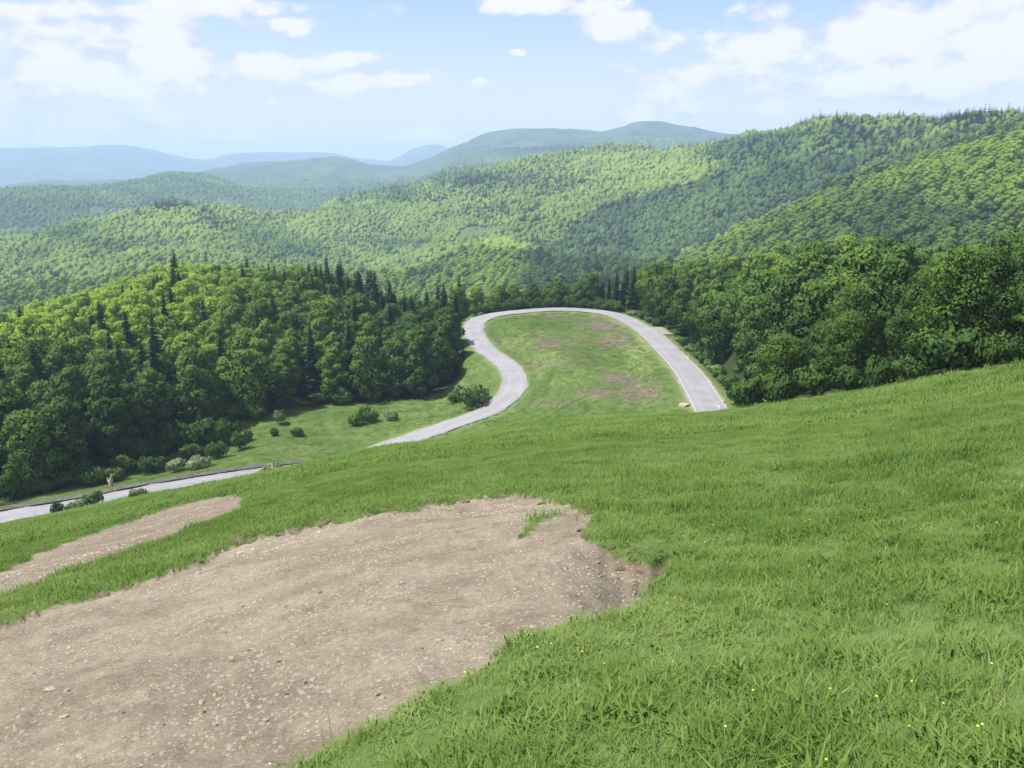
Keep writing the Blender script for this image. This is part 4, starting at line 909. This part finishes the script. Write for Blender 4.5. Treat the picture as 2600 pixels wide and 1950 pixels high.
def verge_shrub(i, lat, w_, h_, var, tint, label, group):
    x, y = RC[i]+NRM[i]*lat; z = float(sample(Z, x, y)); e = link('shrub', None, loc=(x, y, z-.15)); H_, W_ = [(2.2, 2.0), (1.8, 2.3), (2.8, 2.0)][var]
    e.scale = (w_/W_, w_/W_, h_/H_); e.rotation_euler = (0, 0, i % 6); tag(e, label, 'shrub', group); link('stem', SH[var][1], e); f = link('foliage', SH[var][0], e); f['tint'] = tint
iT = int(np.argmin(np.hypot(*(RC-np.array(on_ground(606, 312.5, 200, 330))).T))); iE = int(np.argmin(np.hypot(*(RC-np.array(on_ground(485, 316, 200, 330))).T)))
ia = int(np.argmin(np.hypot(*(RC-np.array(RP[3])).T)))
for j, i in enumerate(np.linspace(ia-4, iT-4, 22).astype(int)):
    if abs(i-iL) < 6: continue
    q = (j*7 % 10)/10; verge_shrub(i, HALF+2.6+.9*q, 1.7+1.1*q, 2.0+1.8*((j*3 % 7)/7), j % 3, .28+.4*((j*5 % 9)/9), f"{ORD[j]} bush from the camera along the right arm's outer verge", 'bushes along the right arm of the road')
for j, i in enumerate(np.linspace(iT, iE, 24).astype(int)):
    q = (j*7 % 10)/10; verge_shrub(i, HALF+3.2+1.4*q, 2.6+1.2*q, 3.0+2.2*((j*3 % 7)/7), j % 3, .10+.3*((j*5 % 9)/9), f"{ORD[j]} dark hedge bush from the right behind the top of the loop", 'hedge bushes behind the top of the loop')
# roadside things: pale boulder heap, marker posts, dry stump, stalk
x, y = on_ground(1478*S, 878*S, 120, 200); z = float(sample(Z, x, y))
o = link('boulder', rock(71, M_stone, .8), loc=(x, y, z+.25)); o.scale = (.9, .8, .7); tag(o, 'pale boulder in dry grass beside the right arm of the road', 'boulder')
def marker_post(px, py, h, label, r0=120, r1=260):
    x, y = on_ground(px*S, py*S, r0, r1); z = float(sample(Z, x, y)); e = link('marker_post', None, loc=(x, y, z)); tag(e, label, 'marker post', 'white marker posts along the road')
    V_, Q_ = tube([(0, 0, -.2), (0, 0, h), (.0, 0, h+.06)], [.075, .07, .03], 6); link('post', mesh_np('post', V_, Q_, M_white), e)
    V_, Q_ = tube([(0, 0, h*.72), (0, 0, h*.86)], [.078, .078], 6); link('band', mesh_np('band', V_, Q_, M_black), e)
marker_post(1486, 777, 1.3, 'thin white marker post on the right verge of the road'); marker_post(1553, 884, 1.5, 'white marker post at the near end of the right arm', 110, 190)
x, y = on_ground(240*S, 1050*S, 135, 200); z = float(sample(Z, x, y)); e = link('tree_stump', None, loc=(x, y, z)); tag(e, 'pale broken tree stump beside the lower road under bushes', 'tree stump')
link('trunk', tubes_mesh('trunk', [([(0, 0, -.3), (.1, 0, 1.4), (.5, .1, 2.6)], [.5, .42, .10]), ([(0, 0, .4), (-.5, 0, 1.3), (-.6, .1, 1.9)], [.3, .2, .05])], M_dry), e)
x, y = on_ground(1277*S, 956*S, 30, 100); z = float(sample(Z, x, y)); e = link('dry_stalk', None, loc=(x, y, z)); tag(e, 'single pale dry stalk standing in the meadow below the loop', 'stalk')
link('stem', tubes_mesh('stem', [([(0, 0, 0), (-.1, 0, .5), (-.3, 0, .8)], [.035, .03, .02])], M_dry), e)

# dark lined ditch along the upper side of the lower road
ks = [k for k in range(len(RC)) if k > int(np.argmin(np.hypot(RC[:, 0]-RP[22][0], RC[:, 1]-RP[22][1])))]
side = 1 if np.hypot(RC[ks[40], 0]+NRM[ks[40], 0]*5, RC[ks[40], 1]+NRM[ks[40], 1]*5) > np.hypot(*RC[ks[40]]) else -1
ribbon('ditch', side*(HALF+.7), side*(HALF+2.6), .02, M_ditch, ks[0], ks[-1], edge_noise=.15)

# ------------------------------------------------------------------ air
lo = float(P3[:, 2].min())-1; hi = float(P3[:, 2].max())+40
b = 16400.0
Vb = [(-b, -b, lo), (b, -b, lo), (b, b, lo), (-b, b, lo), (-b, -b, hi), (b, -b, hi), (b, b, hi), (-b, b, hi)]
me = bpy.data.meshes.new('haze'); me.from_pydata(Vb, [], [(0, 3, 2, 1), (4, 5, 6, 7), (0, 1, 5, 4), (1, 2, 6, 5), (2, 3, 7, 6), (3, 0, 4, 7)]); me.update()
m, t, out = new_mat('air'); pv = t.add('ShaderNodeVolumePrincipled'); pv.inputs['Density'].default_value = HAZE_DENSITY; pv.inputs['Color'].default_value = HAZE_COLOR
pv.inputs['Anisotropy'].default_value = 0.0
t.l.new(pv.outputs[0], out.inputs[1]); me.materials.append(m); tag(link('haze', me), 'thin blue summer haze filling the air', 'haze', kind='stuff')
print('z range', lo, hi)
